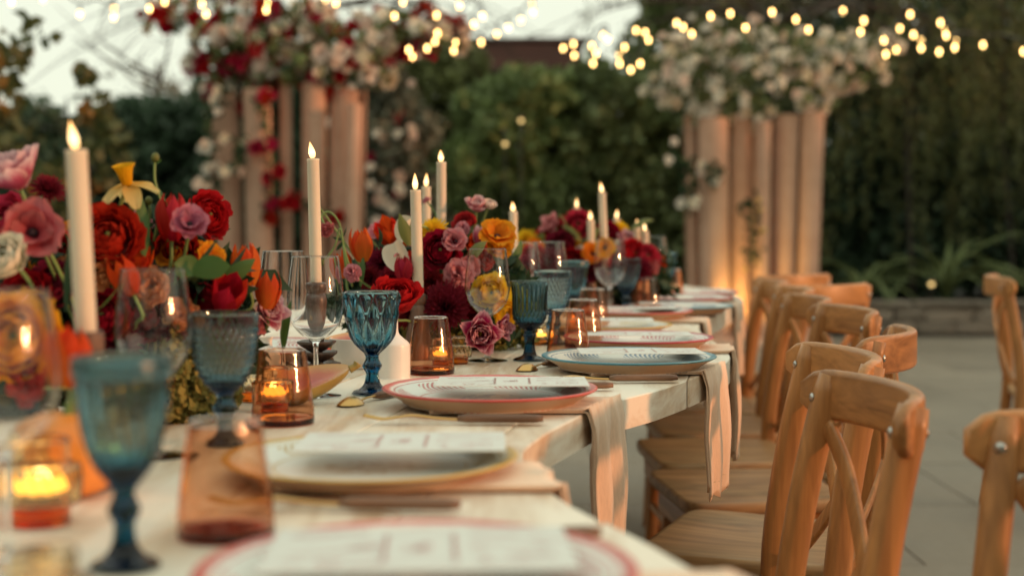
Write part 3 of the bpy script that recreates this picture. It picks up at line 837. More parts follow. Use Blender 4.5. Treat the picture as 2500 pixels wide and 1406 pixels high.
trail('few white blossoms on the second tube of the right column', 11.7, [(1745, 410), (1735, 440)], ('white', 'blush'), 86, (.07, .11))
trail('green sprig with pale buds in the dark gap of the right column', 11.7, [(1832, 490), (1836, 560), (1838, 640)], ('pale',), 87, (.03, .05))

# warm uplight at the foot of the right column
ul = empty('uplight', tuple(at(1816, 834, Y=11.62))); ul.location.z = 0
tag(ul, 'small dark ground uplight glowing at the foot of the right column', 'lamp')
MB().add(lathe([(0, 0), (.05, 0), (.055, .02), (.05, .10), (.045, .10), (.04, .06), (0, .06)], 20)).build('housing', M['black_metal'], ul, sharp=40)
MB().add(lathe([(0, .062), (.038, .062), (.038, .066), (0, .066)], 16)).build('lens', M['garden_lamp'], ul)
ld = bpy.data.lights.new('uplight_lamp', 'SPOT'); ld.energy = 26; ld.color = (1.0, 0.62, 0.18); ld.spot_size = R(130); ld.spot_blend = .8; ld.shadow_soft_size = .04
lo = bpy.data.objects.new('uplight_lamp', ld); col.objects.link(lo); lo.parent = ul; lo.location = (0, 0, .12)
lo.rotation_euler = Vector((0, -.55, -1.0)).to_track_quat('Z', 'Y').to_euler()
# little garden lights among the leaves
for px, py, Y, lab in ((1272, 295, 14.2, 'pale garden light glowing among the green leaves in the middle'), (1233, 352, 14.3, 'dim garden light just below the brighter one in the middle shrub'), (2274, 694, 13.0, 'small garden light above the stone wall at the right')):
    p = at(px, py, Y=Y); t = empty('garden_light', (p.x, p.y, .2)); tag(t, lab, 'lamp', 'small garden lights')
    MB().add(tube([(0, 0, 0), (0, .02, p.z - .25)], .008, 6)).build('stake', M['black_metal'], t)
    MB().add(ellipsoid(.022, .022, .02, 12, 8, (0, 0, p.z - .2))).build('lens', M['garden_lamp'], t)
    MB().add(lathe([(.045, p.z - .168), (.02, p.z - .15), (0, p.z - .148)], 14)).build('cap', M['black_metal'], t)

# ------------------------------------------------------------------ curling twig canopy and string lights
def canopy(label, cx, cz_py, Y, seed, n, rmax):
    c = at(cx, cz_py, Y=Y); t = empty('twig_canopy', tuple(c)); tag(t, label, 'branches')
    g = random.Random(seed)
    for i in range(n):
        a = 6.28 * i / n + g.uniform(-.2, .2); L = rmax * g.uniform(.6, 1.0); rise = g.uniform(.05, .5)
        pts = []; x = y = 0.0; z = 0; h = a; el = .5
        for k in range(16):
            f = k / 15
            step = L / 15
            x += math.cos(h) * step; y += math.sin(h) * step * .6; z += step * math.sin(el)
            el -= .085 * g.uniform(.4, 1.6); h += g.uniform(-.10, .16) + (.30 * (f - .6) if f > .6 else 0)
            pts.append((x, y, z))
        MB().add(tube(spline(pts, 2), [.010 * (1 - .85 * k / 30) for k in range(31)], 5)).build('twig', M['bark'], t)
        for j in range(3):
            b = pts[g.randrange(5, 13)]; q = (b[0] + g.uniform(-.35, .35), b[1] + g.uniform(-.2, .2), b[2] + g.uniform(-.1, .35))
            MB().add(tube(spline([b, ((b[0] + q[0]) / 2, b[1], (b[2] + q[2]) / 2 + .06), q], 4), .0045, 4)).build('twiglet', M['bark'], t)
canopy('canopy of thin curling twigs spreading from the left column', 730, 60, 11.5, 91, 22, 2.6)
canopy('canopy of thin curling twigs spreading from the right column', 1880, 70, 12.0, 92, 26, 2.5)
bulb_me = MB().add(ellipsoid(.012, .012, .024, 12, 8)).mesh('bulb', M['bulb'])
cap_me = MB().add(lathe([(.008, .018), (.010, .044), (.006, .055), (.002, .075)], 10)).mesh('socket', M['black_metal'])
def string(label, Y, pts, seed):
    g = random.Random(seed)
    P = []
    for px, py in pts:
        P.append(at(px, py, Y=Y + g.uniform(-.5, .5)))
    t = empty('string_light', tuple(P[0])); tag(t, label, 'string lights')
    cab = []
    for i, p in enumerate(P):
        q = p - P[0]
        b = inst('bulb', bulb_me, t, q); inst('socket', cap_me, b)
        cab.append((q.x, q.y, q.z + .078))
        if i < len(P) - 1:
            r = P[i + 1] - P[0]; m = (q + r) / 2
            cab.append((m.x, m.y, m.z + .078 + .05 * abs(r.x - q.x) + .02))
    MB().add(tube(spline(cab, 4), .0075, 5)).build('cable', M['black_metal'], t)
string('string of warm bulbs across the top left corner of the sky', 10.6, [(28, 5), (105, -2), (195, 35), (278, 42), (278, 20), (365, 22), (402, 5)], 1)
string('string of warm bulbs over the left part of the red flower mass', 10.8, [(493, 10), (503, 35), (650, 25), (652, 8), (795, -2), (820, 8)], 2)
string('string of warm bulbs curling down right of the red flower mass', 11.2, [(984, 5), (963, 40), (1066, 38), (1068, 82), (1062, 102), (1043, 118), (998, 122), (1007, 138)], 3)
string('string of warm bulbs crossing the bright sky gap', 11.6, [(1122, 15), (1178, 40), (1157, 60), (1112, 102), (1108, 124), (1175, 104), (1213, 84), (1241, 68), (1272, 50), (1302, 30), (1300, 8)], 4)
string('string of warm bulbs in front of the pavilion roof end', 11.8, [(1375, 118), (1400, 108), (1402, 136), (1445, 113), (1472, 86), (1484, 96), (1455, 131), (1448, 155)], 5)
string('string of warm bulbs left of the white flower mass', 11.6, [(1525, 116), (1512, 136), (1513, 156), (1540, 171), (1563, 156), (1583, 98), (1575, 80), (1553, 75)], 6)
string('string of warm bulbs running over the white flower mass', 11.3, [(1652, 57), (1668, 67), (1689, 83), (1735, 40), (1783, 34), (1820, 68), (1885, 30), (1943, 48), (1974, 73), (2058, 27), (2109, 51), (2101, 78)], 7)
string('string of warm bulbs right of the white flower mass', 11.3, [(2158, 99), (2188, 122), (2163, 133), (2197, 70), (2222, 36), (2230, 85), (2249, 100), (2249, 118)], 8)
string('string of warm bulbs furthest right against the dark tree', 11.0, [(2296, 56), (2309, 75), (2310, 87), (2332, 101), (2331, 116), (2293, 127), (2400, 110), (2499, 126)], 9)

# ------------------------------------------------------------------ serpentine table
EDGE = [(-.6, .05), (.0, .12), (.4, .17), (.85, .165), (1.08, .115), (1.28, .045), (1.5, .012), (1.645, .033), (1.795, .078), (1.954, .135), (2.1, .217), (2.31, .31), (2.54, .388), (2.72, .412), (2.9, .418), (3.1, .42), (3.3, .435), (3.5, .47), (3.7, .53), (4.02, .62), (4.3, .70), (4.6, .735), (4.9, .745), (5.2, .70), (5.5, .60), (5.8, .45)]
_e = spline(EDGE, 8)
def edge_x(y): return float(np.interp(y, [p[0] for p in _e], [p[1] for p in _e]))
TW, TH = 1.06, 0.044
def left_x(y): return edge_x(y) - TW
table = empty('serpentine_table', (0, 0, 0))
tag(table, 'long serpentine dining table of whitewashed wooden boards with a waving edge', 'table')
SH = 0.19
s0 = -1.75
while s0 < .75:
    s1_ = s0 + .178
    run = []
    def flush():
        if len(run) > 3:
            loops = []
            for y, lo, hi in run:
                b = min(.0016, (hi - lo) * .3); zt, zb = TZ, TZ - TH
                loops.append([(lo, y, zb), (hi, y, zb), (hi, y, zt - b), (hi - b, y, zt), (lo + b, y, zt), (lo, y, zt - b)])
            MB().add(loft(loops)).build('plank', M['washed'], table, False, rot=None)
        run.clear()
    y = -.3
    while y < 5.45:
        lo, hi = max(left_x(y), s0 + SH * y), min(edge_x(y), s1_ - .0012 + SH * y)
        if hi - lo > .002: run.append((y, lo, hi))
        else: flush()
        y += .02
    flush()
    s0 = s1_
for lx, ly in ((-.30, 1.78), (-.25, 2.95), (-.85, 1.6), (-.5, 2.95), (-.4, 3.9), (.35, 5.0), (-.15, 5.0), (-.1, .5), (-.75, .5)):
    MB().add(slab([(lx - .045, ly - .045), (lx + .045, ly - .045), (lx + .045, ly + .045), (lx - .045, ly + .045)], 0, TZ - TH - .001, .004)).build('leg', M['leg_wood'], table, False)

# ------------------------------------------------------------------ plates
def plate_mat(name, rim, ink, ink2):
    m, N, L, out = new_mat(name)
    tc = N.new('ShaderNodeTexCoord'); sp = N.new('ShaderNodeSeparateXYZ'); L.new(tc.outputs['Object'], sp.inputs[0])
    x, y = sp.outputs[0], sp.outputs[1]
    r = math_(N, L, 'SQRT', math_(N, L, 'ADD', math_(N, L, 'MULTIPLY', x, x), math_(N, L, 'MULTIPLY', y, y)))
    th = math_(N, L, 'ARCTAN2', y, x)
    wob = noise_t(N, L, tc.outputs['Object'], 60, 3)
    white = (0.80, 0.78, 0.72)
    # feathered strokes round the well
    ph = math_(N, L, 'FRACT', math_(N, L, 'ADD', math_(N, L, 'MULTIPLY', th, 84 / 6.2832), math_(N, L, 'MULTIPLY', math_(N, L, 'POWER', math_(N, L, 'ABSOLUTE', math_(N, L, 'SUBTRACT', r, .112)), 1.5), 900.0)))
    st = math_(N, L, 'MULTIPLY', math_(N, L, 'LESS_THAN', ph, 0.52), math_(N, L, 'MULTIPLY', math_(N, L, 'GREATER_THAN', r, .100), math_(N, L, 'LESS_THAN', r, .124)))
    seg = math_(N, L, 'GREATER_THAN', math_(N, L, 'SINE', math_(N, L, 'MULTIPLY', th, 6.0)), -0.35)
    st = math_(N, L, 'MULTIPLY', st, seg)
    l1 = math_(N, L, 'LESS_THAN', math_(N, L, 'ABSOLUTE', math_(N, L, 'SUBTRACT', r, .095)), .0014)
    l2 = math_(N, L, 'LESS_THAN', math_(N, L, 'ABSOLUTE', math_(N, L, 'SUBTRACT', r, .129)), .0010)
    ctr = math_(N, L, 'MULTIPLY', math_(N, L, 'LESS_THAN', r, .045), math_(N, L, 'GREATER_THAN', noise_t(N, L, tc.outputs['Object'], 90, 2), .55))
    mk = math_(N, L, 'MAXIMUM', math_(N, L, 'MAXIMUM', st, l1), l2)
    cc = mixc(N, L, math_(N, L, 'MULTIPLY', mk, math_(N, L, 'MULTIPLY_ADD', wob, .6, .55)), white, ink)
    cc = mixc(N, L, math_(N, L, 'MULTIPLY', ctr, .6), cc, ink2)
    rm = ramp(N, L, math_(N, L, 'ADD', r, math_(N, L, 'MULTIPLY_ADD', wob, .004, -.002)), [(.1345, 0.0), (.1358, 1.0)])
    cc = mixc(N, L, rm, cc, rim)
    z = sp.outputs[2]
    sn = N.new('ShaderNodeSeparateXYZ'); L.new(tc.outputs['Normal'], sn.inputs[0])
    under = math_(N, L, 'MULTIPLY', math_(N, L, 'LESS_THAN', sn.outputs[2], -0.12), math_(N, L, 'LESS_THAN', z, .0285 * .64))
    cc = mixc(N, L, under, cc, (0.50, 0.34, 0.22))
    pbsdf(N, L, out, cc, 0.30, 0, None, 0.45, 0.0)
    return m
PLM = {
 'coral': plate_mat('coral_rim_plate', (0.58, 0.09, 0.075), (0.55, 0.11, 0.10), (0.20, 0.22, 0.42)),
 'blue': plate_mat('blue_rim_plate', (0.08, 0.25, 0.33), (0.10, 0.20, 0.34), (0.10, 0.2, 0.34)),
 'yellow': plate_mat('yellow_rim_plate', (0.58, 0.33, 0.025), (0.55, 0.36, 0.10), (0.5, 0.3, 0.1)),
 'crimson': plate_mat('crimson_rim_plate', (0.45, 0.03, 0.055), (0.45, 0.06, 0.09), (0.4, 0.05, 0.1)),
}
PZ = .64
_pp = spline([(.0001, .005), (.108, .004), (.113, .0), (.1165, .003), (.121, .010), (.133, .021), (.1435, .0295), (.1455, .0325), (.1435, .0350), (.138, .0335), (.124, .0265), (.110, .0165), (.098, .0115), (.06, .0100), (.0001, .0095)], 3)
PLATE = {k: MB().add(lathe([(r, z * (.5 if k == 'yellow' else PZ)) for r, z in _pp], 72)).mesh('plate', m) for k, m in PLM.items()}

# menu card with red line drawings; the diner reads it from the table's edge
CX, CY = .205, .142
def ribbon(mb, pts, w=.0011, closed=False):
    pts = [Vector((p[0], p[1], 0)) for p in pts]
    if closed: pts.append(pts[0])
    for a, b in zip(pts[:-1], pts[1:]):
        d = (b - a)
        if d.length < 1e-6: continue
        n = Vector((-d.y, d.x, 0)).normalized() * w / 2; e = d.normalized() * w * .3
        mb.add(([a - n - e, a + n - e, b + n + e, b - n + e], [(3, 2, 1, 0)][::-1]))
def blob(cx, cy, rx, ry, ang=0, n=18, wob=.0, ph=0):
    return [(cx + (rx * (1 + wob * math.sin(3 * t + ph))) * math.cos(t) * math.cos(ang) - ry * math.sin(t) * math.sin(ang),
             cy + (rx * (1 + wob * math.sin(3 * t + ph))) * math.cos(t) * math.sin(ang) + ry * math.sin(t) * math.cos(ang)) for t in [2 * math.pi * k / n for k in range(n)]]
pr = MB()
for s in (-1, 1):                                        # rope frame round the word
    xx = s * .0235
    ribbon(pr, [(xx + .0016 * math.sin(k * 1.9), -.047 + .094 * k / 44) for k in range(45)], .0011)
    ribbon(pr, [(-.0235 + .047 * k / 12, s * .047) for k in range(13)], .0005)
wd = []                                                  # handwritten name, running along the card's short side
for k, (dx, h, l) in enumerate(((0, .016, 0), (.0045, .007, 0), (.009, .007, 0), (.0135, .016, 0), (.018, .007, 0), (.0225, .007, -.008))):
    for j in range(9):
        t = j / 8 * 2 * math.pi
        wd.append((.004 - (h * .5 * (1 - math.cos(t))) + (l * math.sin(t / 2) * -1 if l else 0), -.0135 + dx + .0022 * math.sin(t) + .0045 * j / 8))
ribbon(pr, wd, .0009)
ribbon(pr, [(.006, -.017), (.0075, .0), (.006, .018)], .0007)
ribbon(pr, spline([(-.085, -.02), (-.06, -.012), (-.045, -.004)], 5), .0015)          # spoon and prawn
ribbon(pr, blob(-.037, .002, .0125, .006, .5), .0012, True); ribbon(pr, blob(-.037, .002, .007, .003, .5), .0010, True)
ribbon(pr, blob(-.072, .045, .017, .008, .2, 22, .12), .0010, True)                   # lemon
ribbon(pr, [(-.085, .045), (-.06, .048)], .0008); ribbon(pr, blob(-.045, .050, .007, .004), .0010, True)
ribbon(pr, spline([(-.09, -.045), (-.083, -.04), (-.08, -.048), (-.074, -.042)], 5), .0010)
ribbon(pr, blob(-.058, -.043, .008, .0055, .1, 16, .2), .0010, True); ribbon(pr, [(-.064, -.050), (-.052, -.050), (-.054, -.058), (-.062, -.058)], .0010, True)
ribbon(pr, blob(-.035, -.050, .011, .0055, .6, 18, .15), .0010, True); ribbon(pr, spline([(-.03, -.04), (-.024, -.046), (-.022, -.036)], 4), .0010)
ribbon(pr, spline([(.034, .052), (.045, .045), (.06, .043), (.068, .037), (.058, .036), (.044, .041), (.034, .052)], 5), .0010)   # fish
ribbon(pr, spline([(.040, -.030), (.046, -.040), (.040, -.050), (.052, -.052), (.064, -.050), (.072, -.058)], 5), .0010)         # pear
ribbon(pr, [(.036, -.032), (.044, -.028)], .0012)
ribbon(pr, [(.036, .005), (.052, .006), (.074, .004), (.084, .005)], .0010); ribbon(pr, blob(.04, .006, .006, .003), .0010, True); ribbon(pr, blob(.083, .005, .004, .0024), .0010, True)
for k in range(3): ribbon(pr, blob(.064 + .010 * k, -.030, .0045, .0075), .0010, True)
ribbon(pr, spline([(.066, .055), (.074, .058), (.080, .052), (.088, .056)], 4), .0010)
ribbon(pr, spline([(.074, .022), (.082, .026), (.094, .018), (.098, .024)], 4), .0010)
PRINT = pr.mesh('print', M['ink'], False)
CARD = MB().add(slab([(-CX / 2, -CY / 2), (CX / 2, -CY / 2), (CX / 2, CY / 2), (-CX / 2, CY / 2)], 0, .0012, .0003)).mesh('menu_card', M['paper'], False)

# cutlery, laid along local x
def fork_parts():
    h = MB().add(sweep([(.035 + .105 * k / 10, 0, .0055) for k in range(11)], rrect(.0150, .0095, .0040, 2), scale=lambda i: (.72 + .33 * math.sin(min(1, i / 7) * 1.57), 1 if 0 < i < 10 else .7))).mesh('handle', M['handle'])
    n = MB().add(sweep(spline([(.036, 0, .004), (.01, 0, .0055), (-.02, 0, .009), (-.040, 0, .007)], 5), rrect(.006, .0026, .001, 2), scale=lambda i: (1 + max(0, i - 8) * .38, 1))).mesh('neck', M['gold'])
    t = MB().add(sweep(spline([(-.040, 0, 0), (-.058, 0, -.0028), (-.082, 0, .002)], 5), rrect(.0026, .0018, .0008, 2), scale=lambda i: (1 - .05 * i, 1))).mesh('tine', M['gold'])
    return h, n, t
FH, FN, FT = fork_parts()
def spoon_parts():
    def fn(u, v):
        a = 2 * math.pi * u; r = v
        x = -.024 + .0245 * r * math.cos(a); y = .0160 * r * math.sin(a) * (1 - .18 * math.cos(a))
        return (x, y, .0016 + .0105 * (1 - r * r))
    b = MB().add(grid(fn, 24, 6, True)).add((lambda g: ([(p[0], p[1], p[2] - .0012) for p in g[0]], [f[::-1] for f in g[1]]))(grid(fn, 24, 6, True))).mesh('bowl', M['gold'])
    n = MB().add(sweep(spline([(-.002, 0, .0035), (.015, 0, .0060), (.04, 0, .006)], 5), rrect(.005, .0024, .001, 2))).mesh('neck', M['gold'])
    return b, n
SBW, SN = spoon_parts()
def fork(label, loc, rz, group):
    t = empty('fork', loc, rz); tag(t, label, 'fork', group)
    inst('handle', FH, t); n = inst('neck', FN, t)
    for k in (-1.5, -.5, .5, 1.5): inst('tine', FT, n, (0, k * .0047, .007))
def spoon(label, loc, rz, group):
    t = empty('spoon', loc, rz); tag(t, label, 'spoon', group)
    inst('bowl', SBW, t); inst('neck', SN, t); inst('handle', FH, t)
def knife(label, loc, rz, group):
    t = empty('knife', loc, rz); tag(t, label, 'knife', group)
    inst('handle', FH, t)
    MB().add(sweep([(.036 - .13 * k / 12, 0, .004) for k in range(13)], rrect(.013, .0016, .0006, 1), scale=lambda i: (.6 if i == 0 else (1 if i < 9 else 1 - .2 * (i - 8)), 1))).build('blade', M['gold'], t)

def napkin(label, c, ang, drop, seed, width=.135, skew=0.0):
    """Folded cloth from under the plate over the table's edge."""
    t = empty('napkin', (c.x, c.y, TZ), ang); tag(t, label, 'napkin', 'beige napkins hanging from the place settings')
    d = Vector((math.cos(ang), math.sin(ang), 0)); side = Vector((-d.y, d.x, 0)); g = random.Random(seed); ph = g.uniform(0, 6)
    NU = 18; cols = []
    for i in range(NU + 1):
        s = (i / NU - .5) * width; e = .02
        while e < .6:
            q = c + d * e + side * s
            if q.x > edge_x(q.y): break
            e += .002
        cols.append(e)
    def layer(off, drop_, wmul):
        def fn(u, v):
            s = (u - .5) * width * wmul; e = float(np.interp(u, np.linspace(0, 1, NU + 1), cols)) + .004
            L0 = e + .08; tot = L0 + drop_; l = v * tot
            wave = .0035 * math.sin(u * 15 + ph) + .0025 * math.sin(u * 31 + ph * 2)
            if l < L0:
                x = -.08 + l; z = .0016 + off; k = max(0, (l - L0 + .03) / .03)
                z += .0045 * k * k * 0 + abs(wave) * .25 * (1 if l > .12 else .2)
            else:
                q = l - L0; bend = min(1, q / .02)
                x = -.08 + L0 + .006 * bend + off * 1.0 + wave * min(1, q / .06) * 1.4 + .012 * q + .0022 * math.sin(q * 34 + u * 3 + ph) * min(1, q / .05)
                z = .0016 + off * (1 - bend) - q + .006 * (1 - bend)
                s *= 1 - .07 * min(1, q / .1) + .012 * math.sin(q * 22 + ph)
                s += skew * q
                if v > .985: z += .0045 * math.sin(u * 40 + ph) + .003 * math.sin(u * 97)
            return (x, s, z)
        return fn
    mb = MB()
    for off, dr, wm in ((.0, drop * .93, .97), (.0030, drop, 1.0)):
        ft, fb = layer(off + .0026, dr, wm), layer(off, dr, wm); loops = []
        for j in range(71):
            v = j / 70
            loops.append([ft(u / 40, v) for u in range(41)] + [fb(1 - u / 40, v) for u in range(41)])
        mb.add(loft(loops))
    mb.build('cloth', M['linen'], t)
    st = MB()
    st.add(tube([layer(.0045, drop, 1.0)(k / 30 * .94 + .03, .945) for k in range(31)], .0007, 4))
    st.build('hem_stitching', M['moss'], t)
def setting(tag_, px, py, kind, rz, look, card_rot, seed, full=True, nap=.2, cd=(0, 0)):
    c = at(px, py, Z=TZ + .026)
    t = inst('plate', PLATE[kind], None, (c.x, c.y, TZ + .0055), (0, 0, rz + seed)); tag(t, look, 'plate', 'painted plates along the right side of the table')
    d = Vector((math.cos(rz), math.sin(rz), 0)); sd = Vector((-d.y, d.x, 0))
    o = inst('menu_card', CARD, None, (c.x + cd[0], c.y + cd[1], TZ + .0315), (R(-1.6), 0, rz + card_rot)); tag(o, 'white menu card with red drawings on the ' + tag_, 'card', 'menu cards on the plates')
    inst('print', PRINT, o, (0, 0, .0015))
    if full:
        f = c - sd * .166 + d * min(-.045, edge_x(c.y - .166) - c.x - .17); fork('gold fork with wooden handle in front of the ' + tag_, (f.x, f.y, TZ + .003), rz + R(-4), 'forks beside the plates')
        k = c + sd * .165 + d * min(.045, edge_x(c.y + .165) - c.x - .165); knife('gold knife with wooden handle beyond the ' + tag_, (k.x, k.y, TZ + .003), rz + R(3), 'knives beside the plates')
        napkin('beige linen napkin under the ' + tag_, c + sd * -.02, rz, nap, seed)
    return c
c0 = setting('nearest coral plate', 1018, 1386, 'coral', R(6), 'coral rimmed plate nearest to the camera at the bottom', R(-3), 1, True, .19, (.0, .03))
c1 = setting('yellow plate', 905, 1100, 'yellow', R(0), 'yellow rimmed plate second from the front', R(1), 2, True, .19, (.03, .02))
c2 = setting('coral plate behind the diamond goblet', 1196, 946, 'coral', R(2), 'coral rimmed plate in focus beside the diamond cut blue goblet', R(-2), 3, True, .205, (.03, .02))
c3 = setting('blue plate', 1535, 868, 'blue', R(8), 'teal blue rimmed plate in focus near the bulging table edge', R(-8), 4, True, .205, (.02, .02))
c4_ = setting('crimson plate', 1557, 822, 'crimson', R(2), 'crimson rimmed plate just behind the blue plate', R(-4), 5, True, .2)
c5 = setting('far yellow plate', 1480, 786, 'yellow', R(-6), 'pale yellow rimmed plate behind the amber tumblers', R(3), 6, False)
c6 = setting('far coral plate', 1548, 757, 'coral', R(-12), 'coral rimmed plate at the second curve of the table', R(8), 7, True, .2)
c7 = setting('far blue plate', 1655, 745, 'blue', R(-8), 'blue rimmed plate furthest along the table', R(6), 8, False)
c8 = setting('far crimson plate', 1668, 725, 'crimson', R(0), 'crimson rimmed plate near the far end of the table', R(0), 9, True, .2)
c9 = setting('last coral plate', 1690, 711, 'coral', R(4), 'coral rimmed plate last in the row before the right column', R(0), 10, False)
p_ = at(690, 838, Z=TZ + .033)
o = inst('plate', PLATE['coral'], None, (p_.x - .03, p_.y + .05, TZ + .0055)); tag(o, 'coral rimmed plate across the table behind the wine glasses', 'plate')
p_ = at(882, 985, Z=TZ); spoon('gold spoon lying in front of the diamond cut blue goblet', (p_.x, p_.y, TZ + .001), R(62), 'dessert spoons')
p_ = at(1305, 902, Z=TZ); spoon('gold spoon lying in front of the pleated slate goblet', (p_.x, p_.y, TZ + .001), R(60), 'dessert spoons')

# ------------------------------------------------------------------ glassware
def hollow(outer, inner, seg, mod=None, steps=5):
    o = spline(outer, steps); i = spline(inner, steps); n = len(o)
    prof = o + i
    return MB().add(lathe(prof, seg, (lambda th, z, k: mod(th, z) if (mod and k < n) else 0)))
WINE = hollow([(.0001, 0), (.033, 0), (.0335, .0012), (.02, .003), (.008, .006), (.0042, .012), (.0036, .03), (.0036, .06), (.0042, .073), (.008, .080), (.020, .087), (.033, .102), (.0395, .122), (.0405, .138), (.038, .165), (.0340, .195), (.0335, .199)],
              [(.0330, .1995), (.0326, .199), (.0331, .195), (.0371, .165), (.0396, .138), (.0386, .122), (.0322, .102), (.0190, .0882), (.008, .0825), (.0001, .081)], 56).mesh('wine_glass', M['clear'])
def tri(x): return abs((x % 1.0) - .5) * 2
G_OUT = [(.0001, 0), (.0275, 0), (.0285, .0015), (.0265, .004), (.018, .0075), (.0118, .014), (.0095, .022), (.0088, .030), (.0118, .035), (.0138, .040), (.0118, .045), (.0092, .050), (.0100, .056), (.0160, .0625), (.0255, .073), (.0320, .088), (.0362, .106), (.0385, .126), (.0400, .1465)]
G_IN = [(.0388, .1475), (.0374, .1465), (.0358, .126), (.0332, .106), (.0288, .088), (.0215, .0755), (.012, .069), (.0001, .067)]
def mod_diamond(th, z):
    if z < .058: return .0006 * math.cos(8 * th) if z > .008 else 0
    a, b = 11 * th / 6.2832, (z - .058) / .027
    f = min(tri(a + b * .5 * 1.0), tri(a - b * .5 * 1.0))
    return (f - .25) * .0042 * min(1, (z - .058) / .012) * max(0, min(1, (.1455 - z) / .006))
GOB = {}
GOB['diamond'] = hollow(G_OUT, G_IN, 132, mod_diamond, 7).mesh('goblet', M['blue_glass'])
def mod_hob(th, z):
    if z < .060: return .0005 * math.cos(8 * th) if z > .008 else 0
    a, b = 30 * th / 6.2832, (z - .06) / .0085
    return (tri(a + b * .5) * tri(a - b * .5) - .3) * .0030 * max(0, min(1, (.136 - z) / .002))
GOB['hobnail'] = hollow([(r * .97, z) if z < .1 else (r * .97, z) for r, z in G_OUT], [(r * .97, z) for r, z in G_IN], 180, mod_hob, 9).mesh('goblet', M['frost_glass'])
F_OUT = [(.0001, 0), (.0275, 0), (.0285, .0015), (.025, .004), (.014, .008), (.0105, .016), (.0085, .030), (.0105, .041), (.0125, .0445), (.0098, .048), (.0105, .054), (.0190, .061), (.0275, .072), (.0305, .086), (.0308, .100), (.0312, .118), (.0335, .134), (.0352, .1405)]
F_IN = [(.0345, .1412), (.0330, .1402), (.0308, .132), (.0287, .118), (.0280, .100), (.0276, .086), (.0245, .075), (.0150, .0665), (.0001, .064)]
def mod_flute(th, z):
    if z < .056: return .0006 * math.cos(8 * th) if z > .008 else 0
    if z < .087:
        a, b = 24 * th / 6.2832, (z - .056) / .009
        return (min(tri(a + b * .5), tri(a - b * .5)) - .25) * .0026
    return .00075 * math.cos(24 * th) * max(0, min(1, (.1385 - z) / .01))
GOB['pleated'] = hollow(F_OUT, F_IN, 144, mod_flute, 7).mesh('goblet', M['slate_glass'])
GOB['fluted'] = hollow([(r * .86, z * 1.04) for r, z in G_OUT], [(r * .86, z * 1.04) for r, z in G_IN], 120, lambda th, z: 0 if z < .058 else .0007 * math.cos(20 * th) * max(0, min(1, (.146 - z) / .01)), 5).mesh('goblet', M['slate_glass'])
RIM = MB().add(lathe(spline([(r * .88, z) for r, z in ((.0402, .1395), (.0412, .143), (.0414, .150), (.0404, .1532), (.0395, .1525), (.0395, .150), (.0399, .144), (.0402, .1395))], 2), 64)).mesh('rim', glass('frosted_rim_glass', None, ior=1.5, rough=.25, tint=(.80, .88, .88)))
TUM = hollow([(.0001, 0), (.034, 0), (.0375, .002), (.0382, .007), (.0362, .03), (.0322, .06), (.0280, .089), (.0278, .0905)], [(.0272, .091), (.0266, .0902), (.0268, .089), (.0310, .06), (.0349, .03), (.0366, .010), (.034, .0065), (.0001, .006)], 56).mesh('tumbler', M['amber_glass'])
def stand(name, me, px, py, label, cat, group, rz=0.0, sc=None):
    p = at(px, py, Z=TZ)
    o = inst(name, me, None, (p.x, p.y, TZ + .0012), (0, 0, rz), sc); tag(o, label, cat, group)
    return o
for px, py, lab in ((14, 1368, 'clear wine glass at the left edge nearest to the camera'), (378, 1115, 'clear wine glass in front of the left flower arrangement'), (772, 968, 'clear wine glass in focus left of the diamond cut goblet'),
                    (694, 908, 'clear wine glass partly behind the focused one on the left'), (1190, 882, 'clear wine glass in focus in the middle of the picture'), (1275, 812, 'clear wine glass left of a pair behind the pleated goblet'),
                    (1341, 806, 'clear wine glass right of a pair behind the pleated goblet'), (1489, 778, 'clear wine glass before the third flower arrangement'), (1596, 743, 'clear wine glass near the far end of the table')):
    stand('wine_glass', WINE, px, py, lab, 'wine glass', 'clear wine glasses on the table')
for kind, px, py, lab in (('fluted', 305, 1385, 'dark blue fluted goblet nearest to the camera'), ('hobnail', 550, 1085, 'slate blue hobnail goblet between two amber tumblers'), ('diamond', 909, 962, 'blue diamond cut goblet in focus'),
                    ('pleated', 1293, 880, 'slate blue pleated goblet in focus'), ('hobnail', 1349, 840, 'frosty blue hobnail goblet just behind the pleated goblet'), ('fluted', 1400, 797, 'dark blue goblet before the third flower arrangement'),
                    ('hobnail', 1528, 768, 'pale blue hobnail goblet before the far blue plate'), ('diamond', 1620, 733, 'blue goblet furthest along the table')):
    o = stand('goblet', GOB[kind], px, py, lab, 'goblet', 'blue pressed glass goblets', 0.3)
    if kind == 'fluted': inst('rim', RIM, o)
for px, py, lab in ((552, 1308, 'amber tumbler nearest to the camera beside the fluted goblet'), (691, 1034, 'amber tumbler with a lit votive behind it near the papaya'), (1052, 912, 'peach tumbler in focus in front of the lit votive'),
                    (1387, 884, 'amber tumbler behind the left rim of the blue plate'), (1424, 845, 'amber tumbler behind another beside the crimson plate'), (1447, 804, 'amber tumbler beside the far yellow plate'),
                    (1578, 764, 'orange tumbler beside the far blue plate'), (1640, 729, 'orange tumbler furthest along the table')):
    stand('tumbler', TUM, px, py, lab, 'tumbler', 'amber tumblers', 0, (1.02, 1.02, 1.0))

